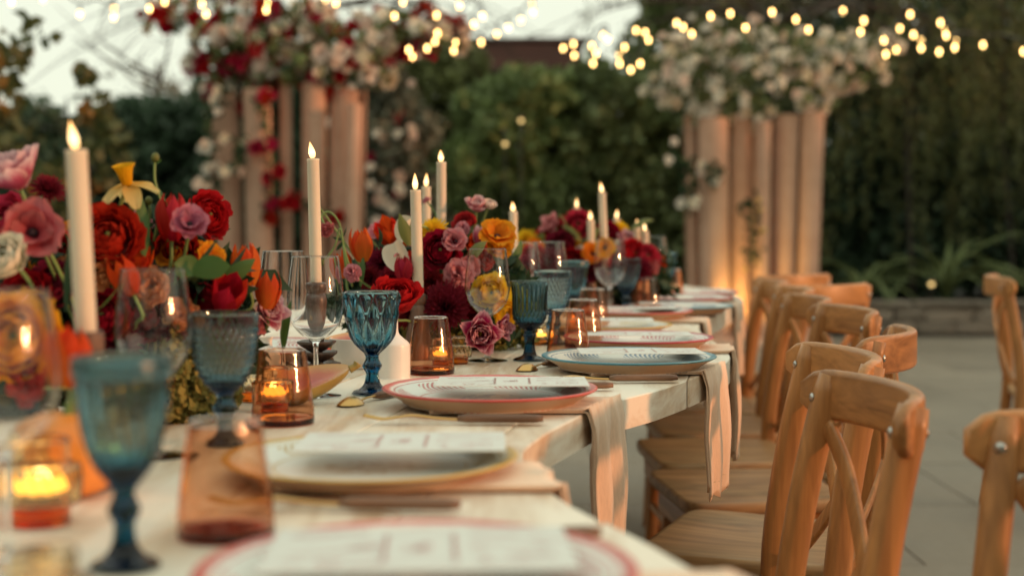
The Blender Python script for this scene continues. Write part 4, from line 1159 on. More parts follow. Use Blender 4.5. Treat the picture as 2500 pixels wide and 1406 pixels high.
# votives: ribbed glass with a small electric flame
V_OUT = [(.0001, 0), (.0155, 0), (.0165, .001), (.0168, .009), (.0175, .0115), (.0215, .0125), (.0225, .014), (.0225, .032), (.0215, .0335), (.0175, .0345), (.0168, .036), (.0166, .047), (.0165, .048)]
V_IN = [(.0158, .0485), (.0150, .048), (.0150, .036), (.0165, .034), (.0198, .0325), (.0205, .031), (.0205, .0145), (.0195, .0135), (.0150, .0125), (.0001, .012)]
VOT = hollow(V_OUT, V_IN, 120, lambda th, z: .0011 * math.cos(18 * th + z * 260) if .013 < z < .033 else 0, 3).mesh('votive_cup', M['votive_glass'])
VFL = MB().add(ellipsoid(.0034, .0034, .0042, 12, 8)).mesh('flame', M['votive_flame'])
VDF = MB().add(lathe([(.0001, .0), (.0150, .0005), (.0155, .003), (.0120, .0065), (.0001, .008)], 20)).mesh('diffuser', M['votive_glow'])
VBS = MB().add(lathe([(.0001, .0), (.014, .0), (.014, .005), (.0001, .006)], 20)).mesh('light_base', M['ceramic'])
for px, py, lit, sc, lab in ((1078, 893, 1, .95, 'lit honey glass votive seen through the peach tumbler'), (1121, 888, 0, .95, 'unlit honey glass votive right of the lit one'), (668, 1006, 1, 1.2, 'lit honey glass votive behind the amber tumbler'),
                         (618, 978, 0, 1.1, 'unlit honey glass votive left of the papaya'), (100, 1278, 1, 1.45, 'bright lit votive at the lower left'), (108, 1585, 1, 1.2, 'lit votive glowing at the bottom left edge'),
                         (1395, 805, 1, 1.0, 'lit votive behind the amber tumblers by the far yellow plate'), (1318, 842, 1, .9, 'lit votive between the pleated goblet and the flowers'), (1535, 750, 1, 1.0, 'lit votive beside the far coral plate')):
    p = at(px, py, Z=TZ); t = empty('votive', (p.x, p.y, TZ + .001)); t.scale = (sc,) * 3
    tag(t, lab, 'votive', 'honey glass votives')
    inst('cup', VOT, t)
    b = inst('light_base', VBS, t, (0, 0, .0135))
    if lit: inst('diffuser', VDF, b, (0, 0, .0058)); inst('flame', VFL, b, (0, 0, .0135))

# ------------------------------------------------------------------ candles and holders
FLM = MB().add(lathe(spline([(.0001, .0), (.0034, .001), (.0050, .007), (.0050, .011), (.0034, .018), (.0015, .024), (.0002, .028)], 2), 16)).mesh('flame', M['flame'])
def holder(kind, c, h, label):
    t = empty('candle_holder', (c.x, c.y, TZ + .001)); tag(t, label, 'candle holder')
    if kind == 'tier':
        body = MB().add(lathe(spline([(.0001, .0), (.022, .0), (.012, .012), (.010, .03), (.011, .045), (.0165, h * .62), (.019, h * .80), (.0165, h * .87), (.0135, h * .89), (.0185, h * .93), (.0185, h * .985), (.016, h), (.0105, h), (.0105, h - .012), (.0001, h - .012)], 3), 28)).build('stem', M['dark_wood'], t)
        for z, r in ((.006, .037), (.024, .034), (.041, .030)):
            MB().add(lathe(spline([(.009, z - .004), (r * .55, z), (r, z + .010), (r * .93, z + .0135), (r * .5, z + .011), (.009, z + .010)], 3), 36, lambda th, zz, i: .0022 * math.cos(6 * th + z * 99))).build('disc', M['dark_wood'], t)
    else:
        MB().add(lathe(spline([(.0001, .0), (.0265, .0), (.028, .002), (.0275, .008), (.0225, h * .35), (.0150, h * .78), (.0128, h * .84), (.0150, h * .87), (.0162, h * .90), (.0162, h * .985), (.0150, h), (.0105, h), (.0105, h - .012), (.0001, h - .012)], 3), 32)).build('turned_body', M['brown_wood'], t)
        MB().add(lathe([(.0108, h + .0002), (.0152, h + .0002), (.0152, h + .0012), (.0108, h + .0012)], 24)).build('collar', M['dark_wood'], t)
    return t
CAND = [
 (185, 366, 210, 812, 1.335, 'cone', 'tall ivory candle nearest to the camera on the left'),
 (764, 388, 772, 690, 2.31, 'tier', 'ivory candle standing above the focused wine glass'),
 (1014, 464, 1021, 720, 2.57, 'cone', 'ivory candle in front of the middle flower arrangement'),
 (1040, 456, 1042, 690, 3.12, 'cone', 'short ivory candle peeking behind the middle front candle'),
 (1077, 396, 1078, 640, 2.92, 'cone', 'tall ivory candle behind the yellow chrysanthemum'),
 (1253, 516, 1254, 700, 3.47, 'cone', 'ivory candle alone right of the middle arrangement'),
 (1345, 549, 1345, 706, 4.02, 'cone', 'ivory candle whose flame just tops the third arrangement'),
 (1408, 507, 1409, 690, 4.06, 'cone', 'ivory candle left of the tallest in the third arrangement'),
 (1442, 537, 1444, 700, 3.83, 'cone', 'lower ivory candle just left of the tallest in the third arrangement'),
 (1470, 470, 1478, 660, 3.84, 'cone', 'tallest ivory candle of the third arrangement'),
 (1505, 533, 1506, 700, 4.1, 'cone', 'ivory candle above the far yellow flower'),
 (1555, 556, 1556, 708, 3.93, 'cone', 'left one of the last two ivory candles'),
 (1575, 564, 1576, 716, 3.93, 'cone', 'right one of the last two ivory candles'),
]
for px, py, bx, by, Y, kind, lab in CAND:
    top, bot = at(px, py, Y=Y), at(bx, by, Y=Y)
    ax = top - bot; L_ = ax.length; ax.normalize(); h = bot.z - TZ - .001
    t = empty('candle', tuple(bot - ax * .010)); t.rotation_mode = 'QUATERNION'; t.rotation_quaternion = ax.to_track_quat('Z', 'Y')
    tag(t, lab, 'candle', 'ivory candles along the table')
    g = random.Random(px)
    L2 = L_ + .010
    MB().add(lathe([(.0001, 0), (.0095, 0), (.0100, .003), (.0100, L2 * .5), (.0098, L2 - .004), (.0102, L2 - .0012), (.0094, L2), (.0085, L2 - .0006), (.0060, L2 - .0022), (.0001, L2 - .003)], 28, lambda th, z, i: .0004 * math.sin(3 * th + px) if z > L2 - .006 else .00015 * math.sin(5 * th + z * 60))).build('wax', M['wax'], t)
    MB().add(tube([(0, 0, L2 - .004), (0, 0, L2 + .002)], .0012, 6)).build('wick', M['dark_wood'], t)
    inst('flame', FLM, t, (0, 0, L2 + .001), (R(g.uniform(-9, 9)), R(g.uniform(-9, 9)), 0), (g.uniform(.85, 1.1), g.uniform(.85, 1.1), g.uniform(.78, 1.05)))
    holder(kind, bot, h, ('dark turned tiered wooden holder of the ' if kind == 'tier' else 'brown conical wooden holder of the ') + lab.replace('ivory ', '').replace(' just left of the tallest', ' left of the tallest'))

# ------------------------------------------------------------------ vases, bowl, fruit
p = at(962, 922, Z=TZ); t = empty('bottle_vase', (p.x, p.y, TZ + .001)); tag(t, 'white ceramic bottle vase behind the diamond cut goblet', 'vase')
MB().add(lathe(spline([(.0001, 0), (.0245, 0), (.026, .002), (.026, .045), (.024, .055), (.015, .063), (.0075, .072), (.0068, .095), (.0078, .10), (.0062, .10), (.0055, .095), (.006, .075), (.0001, .07)], 4), 40)).build('body', M['ceramic'], t)
p = at(650, 905, Z=TZ); t = empty('bottle_vase', (p.x, p.y, TZ + .001)); tag(t, 'small white ceramic vase under the pink and white tulip on the left', 'vase')
MB().add(lathe(spline([(.0001, 0), (.022, 0), (.0235, .002), (.0235, .02), (.021, .03), (.012, .037), (.010, .05), (.0125, .056), (.0100, .056), (.0085, .05), (.0001, .045)], 4), 40)).build('body', M['ceramic'], t)
p = at(868, 898, Z=TZ); bowlc = p
t = empty('bowl', (p.x, p.y, TZ + .001)); tag(t, 'white ceramic bowl holding a wedge of papaya', 'bowl')
MB().add(lathe(spline([(.0001, 0), (.028, 0), (.030, .002), (.038, .018), (.0435, .046), (.0440, .050), (.0425, .0505), (.0412, .046), (.035, .020), (.026, .006), (.0001, .005)], 3), 48)).build('body', M['ceramic'], t)
M['papaya_skin'] = plain('papaya_skin', (0.30, 0.22, 0.06), .5, 0, 22, .45, .2)
def flesh():
    m, N, L, out = new_mat('papaya_flesh')
    a = N.new('ShaderNodeAttribute'); a.attribute_name = 'petal'
    sp = N.new('ShaderNodeSeparateXYZ'); L.new(a.outputs['Vector'], sp.inputs[0])
    nz = noise_t(N, L, coords(N, L), 70, 4)
    v = math_(N, L, 'ADD', sp.outputs[1], math_(N, L, 'MULTIPLY_ADD', nz, .3, -.15))
    pbsdf(N, L, out, ramp(N, L, v, [(0.1, (0.55, 0.10, 0.09)), (0.55, (0.66, 0.19, 0.11)), (0.92, (0.72, 0.40, 0.17))]), .35, 0, bump_(N, L, nz, .2, .002), .5, .2)
    return m
M['flesh'] = flesh()
def papaya(label, loc, L, W, H, rot, cut=0.0):
    t = empty('papaya_half', loc); t.rotation_euler = rot; tag(t, label, 'fruit')
    def prof(x): return max(.02, math.sqrt(max(0, 1 - (x * 1.0) ** 2)) ** 1.1 * (1 - .28 * x))
    def skin(u, v):
        x = -1 + 2 * v; w = prof(x); a = math.pi * u
        return (x * L, -math.cos(a) * w * W, -math.sin(a) * w * H)
    MB().add(grid(skin, 16, 22)).build('skin', M['papaya_skin'], t)
    def top(u, v):
        a = 2 * math.pi * u; r = v
        x = math.cos(a); w = prof(x)
        y = math.sin(a) / max(1e-3, math.sqrt(max(1e-6, 1 - x * x))) * w if abs(math.sin(a)) > 1e-3 else 0
        return (x * L * r, max(-w, min(w, y)) * W * r, -H * .28 * (1 - r * r) + .0)
    MB().add(grid(top, 40, 8, True)).build('flesh', M['flesh'], t)
    MB().add(tube(spline([(L * .97, 0, -.004), (L * 1.1, 0, -.002), (L * 1.18, .002, .001)], 3), [.006, .0055, .005, .005, .0055, .006, .006], 8)).build('stalk', M['papaya_skin'], t)
papaya('halved papaya lying skin down beside the amber tumbler', (at(748, 960, Y=1.94).x, 1.94, TZ + .036), .062, .032, .031, (R(24), R(-14), R(8)))
papaya('papaya wedge resting in the white bowl', (bowlc.x - .002, bowlc.y, TZ + .056), .055, .026, .022, (R(10), R(-9), R(4)))
p = at(188, 1215, Z=TZ); t = empty('orange_squash', (p.x - .01, p.y + .01, TZ + .001)); tag(t, 'small orange squash behind the bright votive at the lower left', 'squash')
M['squash'] = plain('orange_squash', (0.62, 0.22, 0.03), .45, 0, 12, .3, .1, coat=.2)
MB().add(lathe(spline([(.0001, .008), (.02, .001), (.04, .012), (.049, .036), (.042, .062), (.02, .076), (.0001, .072)], 5), 60, lambda th, z, i: -.0035 * abs(math.cos(5 * th)) * math.sin(math.pi * min(1, z / .076)))).build('flesh', M['squash'], t)
MB().add(tube(spline([(0, 0, .070), (.002, 0, .082), (.009, .002, .092)], 3), [.007, .006, .005, .005, .005, .005, .006], 7)).build('stalk', M['stem'], t)

# ------------------------------------------------------------------ cross-back chairs (local: facing +y, origin on the floor under the seat)
SEAT_Z, TOP_Z = 0.445, 0.845
def chair_meshes():
    D = {}
    def post(s):
        pa = spline([(s * .185, -.235, .0), (s * .180, -.185, .25), (s * .176, -.165, .46), (s * .164, -.185, .66), (s * .156, -.222, TOP_Z - .010)], 5)
        return sweep(pa, rrect(.033, .038, .012, 3), (0, 1, 0), lambda i: (1.0, 1.0) if i < len(pa) - 1 else (.86, .86))
    for s in (-1, 1):
        D['post', s] = MB().add(post(s)).mesh('back_post', M['honey_z'])
        D['leg', s] = MB().add(sweep(spline([(s * .175, .165, .0), (s * .170, .155, .22), (s * .165, .145, SEAT_Z - .03)], 4), rrect(.032, .032, .012, 3), (0, 1, 0))).mesh('front_leg', M['honey_z'])
        D['slat', s] = MB().add(sweep(spline([(s * .140, -.212, .770), (s * .100, -.226, .715), (s * .02, -.222, .63), (-s * .07, -.205, .545), (-s * .150, -.180, .475)], 5), rrect(.030, .009, .0035, 2), (0, 1, .25))).mesh('cross_slat', M['honey_z'])
        D['side', s] = MB().add(sweep([(s * .178, -.19, .20), (s * .172, .15, .20)], rrect(.020, .020, .007, 2))).mesh('stretcher', M['honey_y'])
        D['brace', s] = MB().add(tube(spline([(s * .165, -.16, .33), (s * .160, -.10, .385), (s * .155, .0, .405), (s * .158, .09, .385), (s * .165, .14, .33)], 4), .007, 8)).mesh('bent_brace', M['honey_y'])
    pa = []
    for k in range(29):
        x = -.190 + .380 * k / 28; q = x / .190
        pa.append((x, -.262 + .058 * q * q + .012 * q ** 6, TOP_Z - .036))
    def rs(i):
        e = min(i, 28 - i) / 3.0
        return (1, 1) if e >= 1 else (.75 + .25 * e, .45 + .55 * math.sqrt(max(0, 1 - (1 - e) ** 2)))
    D['rail'] = MB().add(sweep(pa, rrect(.019, .068, .008, 4), (0, 0, 1), rs)).mesh('top_rail', M['honey_x'])
    o = []
    for k in range(48):
        a = 2 * math.pi * k / 48; n = 9.0
        x = abs(math.cos(a)) ** (2 / n) * math.copysign(1, math.cos(a)); y = abs(math.sin(a)) ** (2 / n) * math.copysign(1, math.sin(a))
        o.append((x * (.205 + .012 * y), y * .185 + .015))
    def seat_loop(ins, z, dip=0):
        return [(x * (1 - ins), (y - .015) * (1 - ins) + .015, z) for x, y in o]
    D['seat'] = MB().add(loft([seat_loop(.05, SEAT_Z - .030), seat_loop(.01, SEAT_Z - .026), seat_loop(0, SEAT_Z - .018), seat_loop(0, SEAT_Z - .008), seat_loop(.015, SEAT_Z - .001), seat_loop(.06, SEAT_Z), seat_loop(.35, SEAT_Z - .003), seat_loop(.75, SEAT_Z - .006), seat_loop(.97, SEAT_Z - .007)])).mesh('seat', M['honey_y'])
    D['apron'] = MB().add(loft([[(x * .90, (y - .015) * .90 + .015, z) for x, y in o] for z in (SEAT_Z - .085, SEAT_Z - .0302)] + [[(x * .84, (y - .015) * .84 + .015, z) for x, y in o] for z in (SEAT_Z - .0302, SEAT_Z - .085)], cap=False)).mesh('apron', M['honey_x'])
    D['front'] = MB().add(sweep([(-.17, .155, .27), (.17, .155, .27)], rrect(.018, .020, .006, 2))).mesh('stretcher', M['honey_x'])
    D['bolt'] = MB().add(lathe([(.0001, .004), (.004, .0036), (.0068, .0015), (.007, 0), (.0001, 0)], 14)).mesh('bolt', M['steel'])
    return D
CH = chair_meshes()
def chair(label, bx, by, facing, group='honey wood cross-back chairs'):
    f = Vector((math.cos(R(facing)), math.sin(R(facing)), 0)); o = Vector((bx, by, 0)) + f * .235
    t = empty('cross_back_chair', (o.x, o.y, 0), R(facing - 90)); tag(t, label, 'chair', group)
    inst('seat', CH['seat'], t); inst('apron', CH['apron'], t); inst('top_rail', CH['rail'], t); inst('stretcher', CH['front'], t)
    for s in (-1, 1):
        p = inst('back_post', CH['post', s], t); inst('leg', CH['leg', s], t); inst('cross_slat', CH['slat', s], t); inst('stretcher', CH['side', s], t); inst('bent_brace', CH['brace', s], t)
        inst('bolt', CH['bolt'], p, (s * .157, -.196, TOP_Z - .040), (R(-90), 0, 0))
        inst('bolt', CH['bolt'], p, (s * .158, -.2345, TOP_Z - .040), (R(90), 0, 0))
    return t
chair('honey wood cross-back chair with its back nearest in front of the others', .452, 1.74, 184)
chair('honey wood cross-back chair half hidden behind the nearest one', .515, 2.17, 184)
chair('honey wood cross-back chair turned outward showing the back of its curved rail', .695, 2.57, 158)
chair('honey wood cross-back chair with pale rail fourth from the front', .775, 3.22, 187)
chair('honey wood cross-back chair fifth from the front beside the far table curve', .78, 3.68, 184)
chair('honey wood cross-back chair sixth from the front', .84, 4.15, 182)
chair('honey wood cross-back chair at the end of the row by the right column', .86, 4.62, 180)
chair('honey wood cross-back chair turned away behind the row, lower rail of two', 1.0, 4.35, 130)
chair('honey wood cross-back chair turned away behind the row, further rail of two', 1.03, 5.1, 125)
for k, (by, ang) in enumerate(((.95, 4), (1.55, -3), (2.1, 2), (2.7, -4), (3.3, 6))):
    chair('cross-back chair across the table, %s from the near end' % ('first', 'second', 'third', 'fourth', 'fifth')[k], left_x(by) - .33, by, ang)
chair('lone honey wood cross-back chair at the right edge before the stone wall', 1.70, 5.0, 348)
chair('blurred honey wood chair cut off by the lower right corner', .665, 1.43, 240)

# ------------------------------------------------------------------ flower arrangements
class Arr:
    def __init__(s, label, px, Y, rx, ry, seed):
        c = at(px, 700, Y=Y); s.c = Vector((c.x, Y, TZ + .001)); s.g = random.Random(seed); s.rx, s.ry = rx, ry
        s.t = empty('flower_arrangement', tuple(s.c)); tag(s.t, label, 'flower arrangement')
        MB().add(lathe(spline([(.0001, 0), (.06, 0), (.075, .012), (.085, .04), (.083, .042), (.06, .03), (.0001, .03)], 4), 36)).build('dish', M['dark_wood'], s.t)
    def rel(s, px, py, Y): return at(px, py, Y=Y) - s.c
    def root(s, h): return Vector((h.x * .35, h.y * .35, .03))
    def stem(s, o, h, ax, r=.0022, mid=None):
        q = s.root(h); m = h - Vector(ax).normalized() * min(.05, h.length * .4)
        pts = spline([tuple(q), tuple(q.lerp(m, .55) + Vector((s.g.uniform(-.01, .01), 0, .01))), tuple(m), tuple(h)], 4)
        inv = o.matrix_basis.inverted() if hasattr(o, 'matrix_basis') else Matrix()
        MB().add(tube([inv @ Vector(p_) for p_ in pts], r / max(.001, o.scale[0]), 6)).build('stem', M['stem'], o)
    def face(s, h, ax=None):
        if ax is not None: return Vector(ax)
        v = Vector((h.x * 3.0, h.y * 2.0 - .55, h.z * 1.6 + .15)) + Vector((s.g.uniform(-.3, .3), 0, s.g.uniform(-.2, .3)))
        return v.normalized()
    def head(s, name, me, px, py, Y, size, ax=None):
        h = s.rel(px, py, Y); a = s.face(h, ax)
        o = inst(name, me, s.t, h, aim(a, s.g.uniform(0, 6)), size / .92)
        s.stem(o, h, a)
        return o
    def ran(s, pk, px, py, Y, size, ax=None): return s.head('ranunculus', cached(head_ranunculus, pk, s.g.randrange(3)), px, py, Y, size, ax)
    def opn(s, pk, px, py, Y, size, ax=None): return s.head('butterfly_ranunculus', cached(head_open, pk, s.g.randrange(3)), px, py, Y, size, ax)
    def mum(s, pk, px, py, Y, size, ax=None): return s.head('chrysanthemum', cached(head_mum, pk, s.g.randrange(2)), px, py, Y, size, ax)
    def ruf(s, pk, px, py, Y, size, ax=None): return s.head('carnation', cached(head_ruffle, pk, s.g.randrange(3)), px, py, Y, size, ax)
    def dbl(s, pk, px, py, Y, size, ax=None): return s.head('double_tulip', cached(head_double, pk, s.g.randrange(3)), px, py, Y, size, ax)
    def tulip(s, pk, px, py, Y, H, ax=(0, -.05, 1), op=0.0):
        """px, py: the middle of the bloom."""
        ax = Vector(ax).normalized(); h = s.rel(px, py, Y) - ax * H * .5; q = s.root(h)
        rot = aim(ax, s.g.uniform(0, 6)); Mi = (Matrix.Translation(h) @ rot.to_matrix().to_4x4()).inverted()
        mb = MB().add(tube([Mi @ Vector(p_) for p_ in spline([tuple(q), tuple(q.lerp(h, .6) + Vector((0, 0, .008))), tuple(h - ax * .03), tuple(h)], 4)], .0024, 7))
        mb.add(lathe([(.0025, -.002), (.004, .012), (.003, .025), (.0001, .027)], 8))
        o = inst('tulip', mb.mesh('tulip', M['stem']), s.t, h, rot)
        for k in range(6):
            inst('petal', cached(tulip_petal, pk, k % 3, op * (1 if k % 2 else .6), bool(k % 2)), o, (0, 0, 0), (0, 0, k * R(60) + s.g.uniform(-.08, .08)), (H * s.g.uniform(.96, 1.05), H, H * s.g.uniform(.94, 1.03)))
        return o
    def daffodil(s, px, py, Y, size, ax):
        h = s.rel(px, py, Y); rot = aim(ax, .4)
        mb = MB().add(lathe(spline([(.10, .0), (.12, .12), (.16, .30), (.20, .42), (.235, .47), (.215, .46), (.18, .40), (.13, .25), (.08, .06), (.0001, .05)], 3), 40, lambda th, z, i: .02 * math.sin(13 * th) * max(0, z - .36) / .11))
        o = inst('daffodil', mb.mesh('daffodil', PET['yellow']), s.t, h, rot, size)
        g = random.Random(4)
        for k in range(6):
            pm = MB().add(petal(.62, .19, 1.85 + g.uniform(-.15, .25), .55 + g.uniform(-.2, .3), .3, .04, g, 5, 7, .85, r0=.06)).mesh('petal', PET['pale'])
            inst('petal', pm, o, (0, 0, .04), (0, 0, k * R(60)))
        s.stem(o, h, (0.3, 0, 1), .0026)
    def anthurium(s, px, py, Y, size, ax, pk='cream', sp=True, roll=0.0):
        h = s.rel(px, py, Y); rot = aim(ax, roll)
        def fn(u, v):
            a = 2 * math.pi * u; r = v
            R_ = .5 * (1 - .30 * math.cos(a)) * (1 + .10 * abs(math.sin(a)))
            return (R_ * r * math.cos(a) * 1.15, R_ * r * math.sin(a) * .72, .34 * (r * math.sin(a)) ** 2 + .10 * r * r + .05 * math.sin(3 * a) * r * r)
        o = inst('anthurium', MB().add((lambda g_: (g_[0], g_[1], [(.5, .3 + .5 * q[1]) for q in g_[2]]))(grid(fn, 30, 6, True))).mesh('anthurium', PET[pk]), s.t, h, rot, size)
        if sp: MB().add(tube(spline([(0, 0, .02), (-.1, 0, .25), (-.28, .02, .50)], 4), [.045, .05, .05, .048, .045, .04, .035, .03, .02], 8)).build('spadix', M['spadix'], o)
        s.stem(o, h, ax)
    def leaf(s, px, py, Y, L, W, up, mat='leaf_light', bend=.7, fold=.35, roll=None):
        h = s.rel(px, py, Y)
        o = inst('leaf', MB().add(leaf_blade(L, W, bend, fold, s.g)).mesh('leaf', M[mat]), s.t, h, aim(up, s.g.uniform(0, 6) if roll is None else roll))
        return o
    def bud(s, path, r, mat='leaf_olive', pk=None):
        """A thin stem through photograph points (px, py, Y), ending in a bud."""
        P_ = [s.rel(*q) for q in path]
        end = P_[-1]; o = inst('bud', MB().add(tube([p_ - end for p_ in [Vector(q) for q in spline([tuple(p_) for p_ in P_], 5)]], .0018, 6)).mesh('bud', M['stem']), s.t, end)
        a = (P_[-1] - P_[-2]).normalized()
        if pk: inst('bloom', cached(head_ruffle, pk, 1), o, (0, 0, 0), aim(a), r * 2.2)
        else: inst('knob', MB().add(ellipsoid(r, r, r * 1.15, 10, 7)).mesh('knob', M[mat]), o)
    def fill(s, n_leaf, moss, mound, dark='leaf_dark', size=.045):
        V, F = leaf_cloud(mound(n_leaf), size, s.g.randrange(99), .15, aspect=.45)
        tag(inst('foliage', np_mesh('foliage', V, F, M[dark]), s.t), kind='stuff')
        if moss:
            V, F = leaf_cloud(moss, .012, s.g.randrange(99), .2, aspect=.8)
            tag(inst('moss', np_mesh('moss', V, F, M['moss']), s.t), kind='stuff')
    def scatter(s, items, n, cx, cz, Y, sx, sz, sy):
        for i in range(n):
            fn, pk, size = s.g.choice(items)
            a = s.g.uniform(0, 6.28); r = s.g.uniform(.2, 1) ** .5
            getattr(s, fn)(pk, cx + math.cos(a) * r * sx, cz + math.sin(a) * r * sz, Y + s.g.uniform(-sy, sy), size * s.g.uniform(.85, 1.1))

A1 = Arr('tall flower arrangement of red ranunculus, orange tulips and a daffodil on the left', 330, 1.86, .3, .2, 1)
A1.dbl('twotone', 50, 462, 1.62, .088, (-.25, -.35, .9)); A1.mum('burgundy', 116, 466, 1.74, .045, (.4, -.5, .6))
A1.opn('dusty', 82, 572, 1.62, .078, (.15, -.9, .25)); A1.ran('cream', 12, 628, 1.52, .042, (-.2, -.8, .5)); A1.ran('crimson', 10, 545, 1.72, .06)
A1.ran('red', 262, 578, 1.72, .066, (.25, -.8, .45)); A1.ran('deepred', 322, 600, 1.80, .046, (.5, -.7, .2)); A1.ran('red', 196, 590, 1.82, .05)
A1.ruf('pink', 330, 552, 1.88, .046, (.1, -.35, .9)); A1.daffodil(312, 456, 1.75, .058, (-.12, -.25, .95))
A1.tulip('crimson', 419, 531, 1.78, .058, (.05, -.1, 1)); A1.opn('mauve', 462, 552, 1.74, .050, (.25, -.75, .5)); A1.ran('red', 507, 526, 1.86, .052, (.75, -.55, .25))
A1.opn('orange', 160, 568, 1.80, .032, (-.2, -.5, .8)); A1.ruf('peach', 240, 662, 1.72, .058); A1.ruf('peach', 178, 668, 1.76, .05); A1.ran('deepred', 432, 607, 1.82, .044, (.2, -.9, .1))
A1.opn('amber', 500, 622, 1.84, .036, (.4, -.5, .7)); A1.tulip('tulip', 600, 646, 1.86, .058, (-.08, -.15, 1)); A1.tulip('tulip', 655, 706, 1.88, .052, (.10, -.1, 1))
A1.tulip('red', 556, 718, 1.78, .056, (.35, -.55, .7), .5); A1.ran('deepred', 500, 735, 1.82, .055, (-.2, -.9, .2)); A1.ran('red', 470, 705, 1.84, .045)
A1.dbl('twotone', 642, 762, 1.90, .060, (.6, -.6, .25)); A1.ruf('peach', 372, 702, 1.76, .052, (.1, -.9, .25)); A1.tulip('scarlet', 300, 672, 1.70, .05, (-.35, -.2, .9))
A1.tulip('scarlet', 335, 640, 1.76, .048, (.5, -.3, .7)); A1.ran('burgundy', 130, 700, 1.70, .05); A1.ran('deepred', 60, 720, 1.68, .05); A1.ran('burgundy', 350, 770, 1.76, .05); A1.ran('deepred', 250, 770, 1.72, .05)
A1.mum('burgundy', 430, 800, 1.78, .06); A1.mum('burgundy', 300, 840, 1.74, .06); A1.ran('deepred', 560, 830, 1.84, .045); A1.ruf('dusty', 610, 800, 1.88, .04)
A1.tulip('tulip', 172, 870, 1.30, .056, (.05, -.2, 1)); A1.ran('amber', 40, 825, 1.45, .075, (.1, -.9, .3)); A1.ruf('crimson', 75, 930, 1.45, .05)
A1.ruf('peach', 120, 610, 1.84, .05); A1.ran('crimson', 400, 660, 1.86, .045); A1.ran('orange', 225, 725, 1.78, .04)
A1.scatter((('ruf', 'pink', .045), ('ruf', 'peach', .05), ('opn', 'pink', .045), ('ran', 'crimson', .05), ('opn', 'orange', .045), ('opn', 'amber', .04), ('tulip', 'tulip', .05)), 20, 260, 690, 1.84, 300, 110, .07)
A1.leaf(352, 625, 1.74, .085, .011, (.12, -.05, 1), 'leaf_light', .35, .4, 1.2); A1.leaf(410, 590, 1.80, .07, .008, (.35, 0, 1), 'leaf_light', .5, .4, 2.0)
A1.leaf(160, 760, 1.55, .10, .009, (-.03, -.05, 1), 'leaf_dark', .2, .3, 1.4); A1.leaf(690, 850, 1.92, .066, .013, (-.10, -.1, 1), 'leaf_light', .35, .3, 1.5)
A1.leaf(470, 665, 1.70, .056, .017, (1, -.1, .28), 'leaf_light', -.35, .25, .25); A1.leaf(490, 655, 1.71, .034, .015, (-1, -.3, .15), 'leaf_light', .3, .25, .2); A1.leaf(482, 645, 1.72, .040, .004, (.8, -.1, .65), 'leaf_dark', .3, .3, 1.0)
A1.leaf(235, 760, 1.62, .05, .006, (.9, 0, .6), 'leaf_light', .3, .3); A1.leaf(545, 690, 1.80, .05, .012, (.7, -.3, .5), 'leaf_light', .4, .3, .3)
A1.bud([(375, 590, 1.80), (392, 500, 1.80), (378, 440, 1.80), (379, 385, 1.80)], .0055); A1.bud([(360, 560, 1.80), (366, 520, 1.80), (363, 490, 1.80)], .005); A1.bud([(330, 540, 1.78), (322, 510, 1.78)], .004)
A1.leaf(379, 402, 1.80, .016, .0016, (.8, 0, .6), 'leaf_light'); A1.leaf(377, 408, 1.80, .014, .0016, (-.7, 0, .5), 'leaf_light')
A1.fill(900, [(.075, -.10, .05, .020, .020, .062, 1500), (.105, -.09, .045, .018, .018, .05, 1100), (.045, -.11, .035, .022, .020, .040, 1000), (.13, -.05, .05, .016, .016, .05, 600), (.0, -.11, .03, .03, .02, .03, 700)],
        lambda n: [(0, .02, .15, .16, .10, .10, n), (-.16, -.06, .13, .14, .10, .10, n), (.08, .05, .09, .08, .05, .06, n * .5), (-.16, -.08, .06, .14, .08, .06, n)])

A2 = Arr('flower arrangement of orange tulips, white anthurium and dark ranunculus in the middle', 1080, 2.84, .25, .2, 2)
A2.bud([(860, 700, 2.7), (845, 620, 2.7), (828, 545, 2.7), (800, 517, 2.7), (775, 545, 2.7)], .011, pk='dusty'); A2.ruf('dusty', 795, 556, 2.68, .034, (.3, -.5, -.7))
A2.bud([(850, 720, 2.6), (842, 640, 2.6), (835, 575, 2.6), (828, 560, 2.6), (818, 600, 2.6), (790, 640, 2.6)], .006); A2.bud([(855, 690, 2.58), (838, 600, 2.58), (850, 640, 2.58), (858, 655, 2.58)], .012, pk='dusty')
A2.ruf('pink', 862, 668, 2.52, .034, (-.2, -.8, .3)); A2.tulip('tulip', 882, 598, 2.62, .062, (-.12, -.1, 1)); A2.tulip('tulip', 836, 645, 2.62, .05, (-.25, -.15, 1))
A2.tulip('scarlet', 948, 570, 2.72, .060, (-.3, -.6, .75), .55); A2.opn('pink', 928, 568, 2.86, .05, (-.3, -.6, .6)); A2.opn('dusty', 905, 585, 2.9, .045)
A2.anthurium(972, 622, 2.60, .058, (-.35, -.85, .35), 'cream', True, 2.2); A2.leaf(1000, 600, 2.62, .062, .013, (-.28, -.1, 1), 'leaf_olive', .2, .3); A2.anthurium(998, 552, 2.66, .045, (-.75, -.6, .2), 'cream', False, 1.2)
A2.mum('burgundy', 935, 642, 2.70, .065, (-.3, -.8, .4)); A2.mum('burgundy', 905, 680, 2.62, .05, (-.5, -.8, .2)); A2.mum('burgundy', 955, 680, 2.64, .05); A2.tulip('crimson', 986, 655, 2.56, .050, (-.05, -.1, 1))
A2.mum('yellow', 1060, 570, 2.70, .064, (-.05, -.75, .55)); A2.ran('deepred', 1076, 612, 2.64, .060, (-.1, -.9, .25)); A2.opn('pink', 1112, 591, 2.64, .052, (-.1, -.9, .3)); A2.ruf('pink', 1128, 560, 2.74, .03)
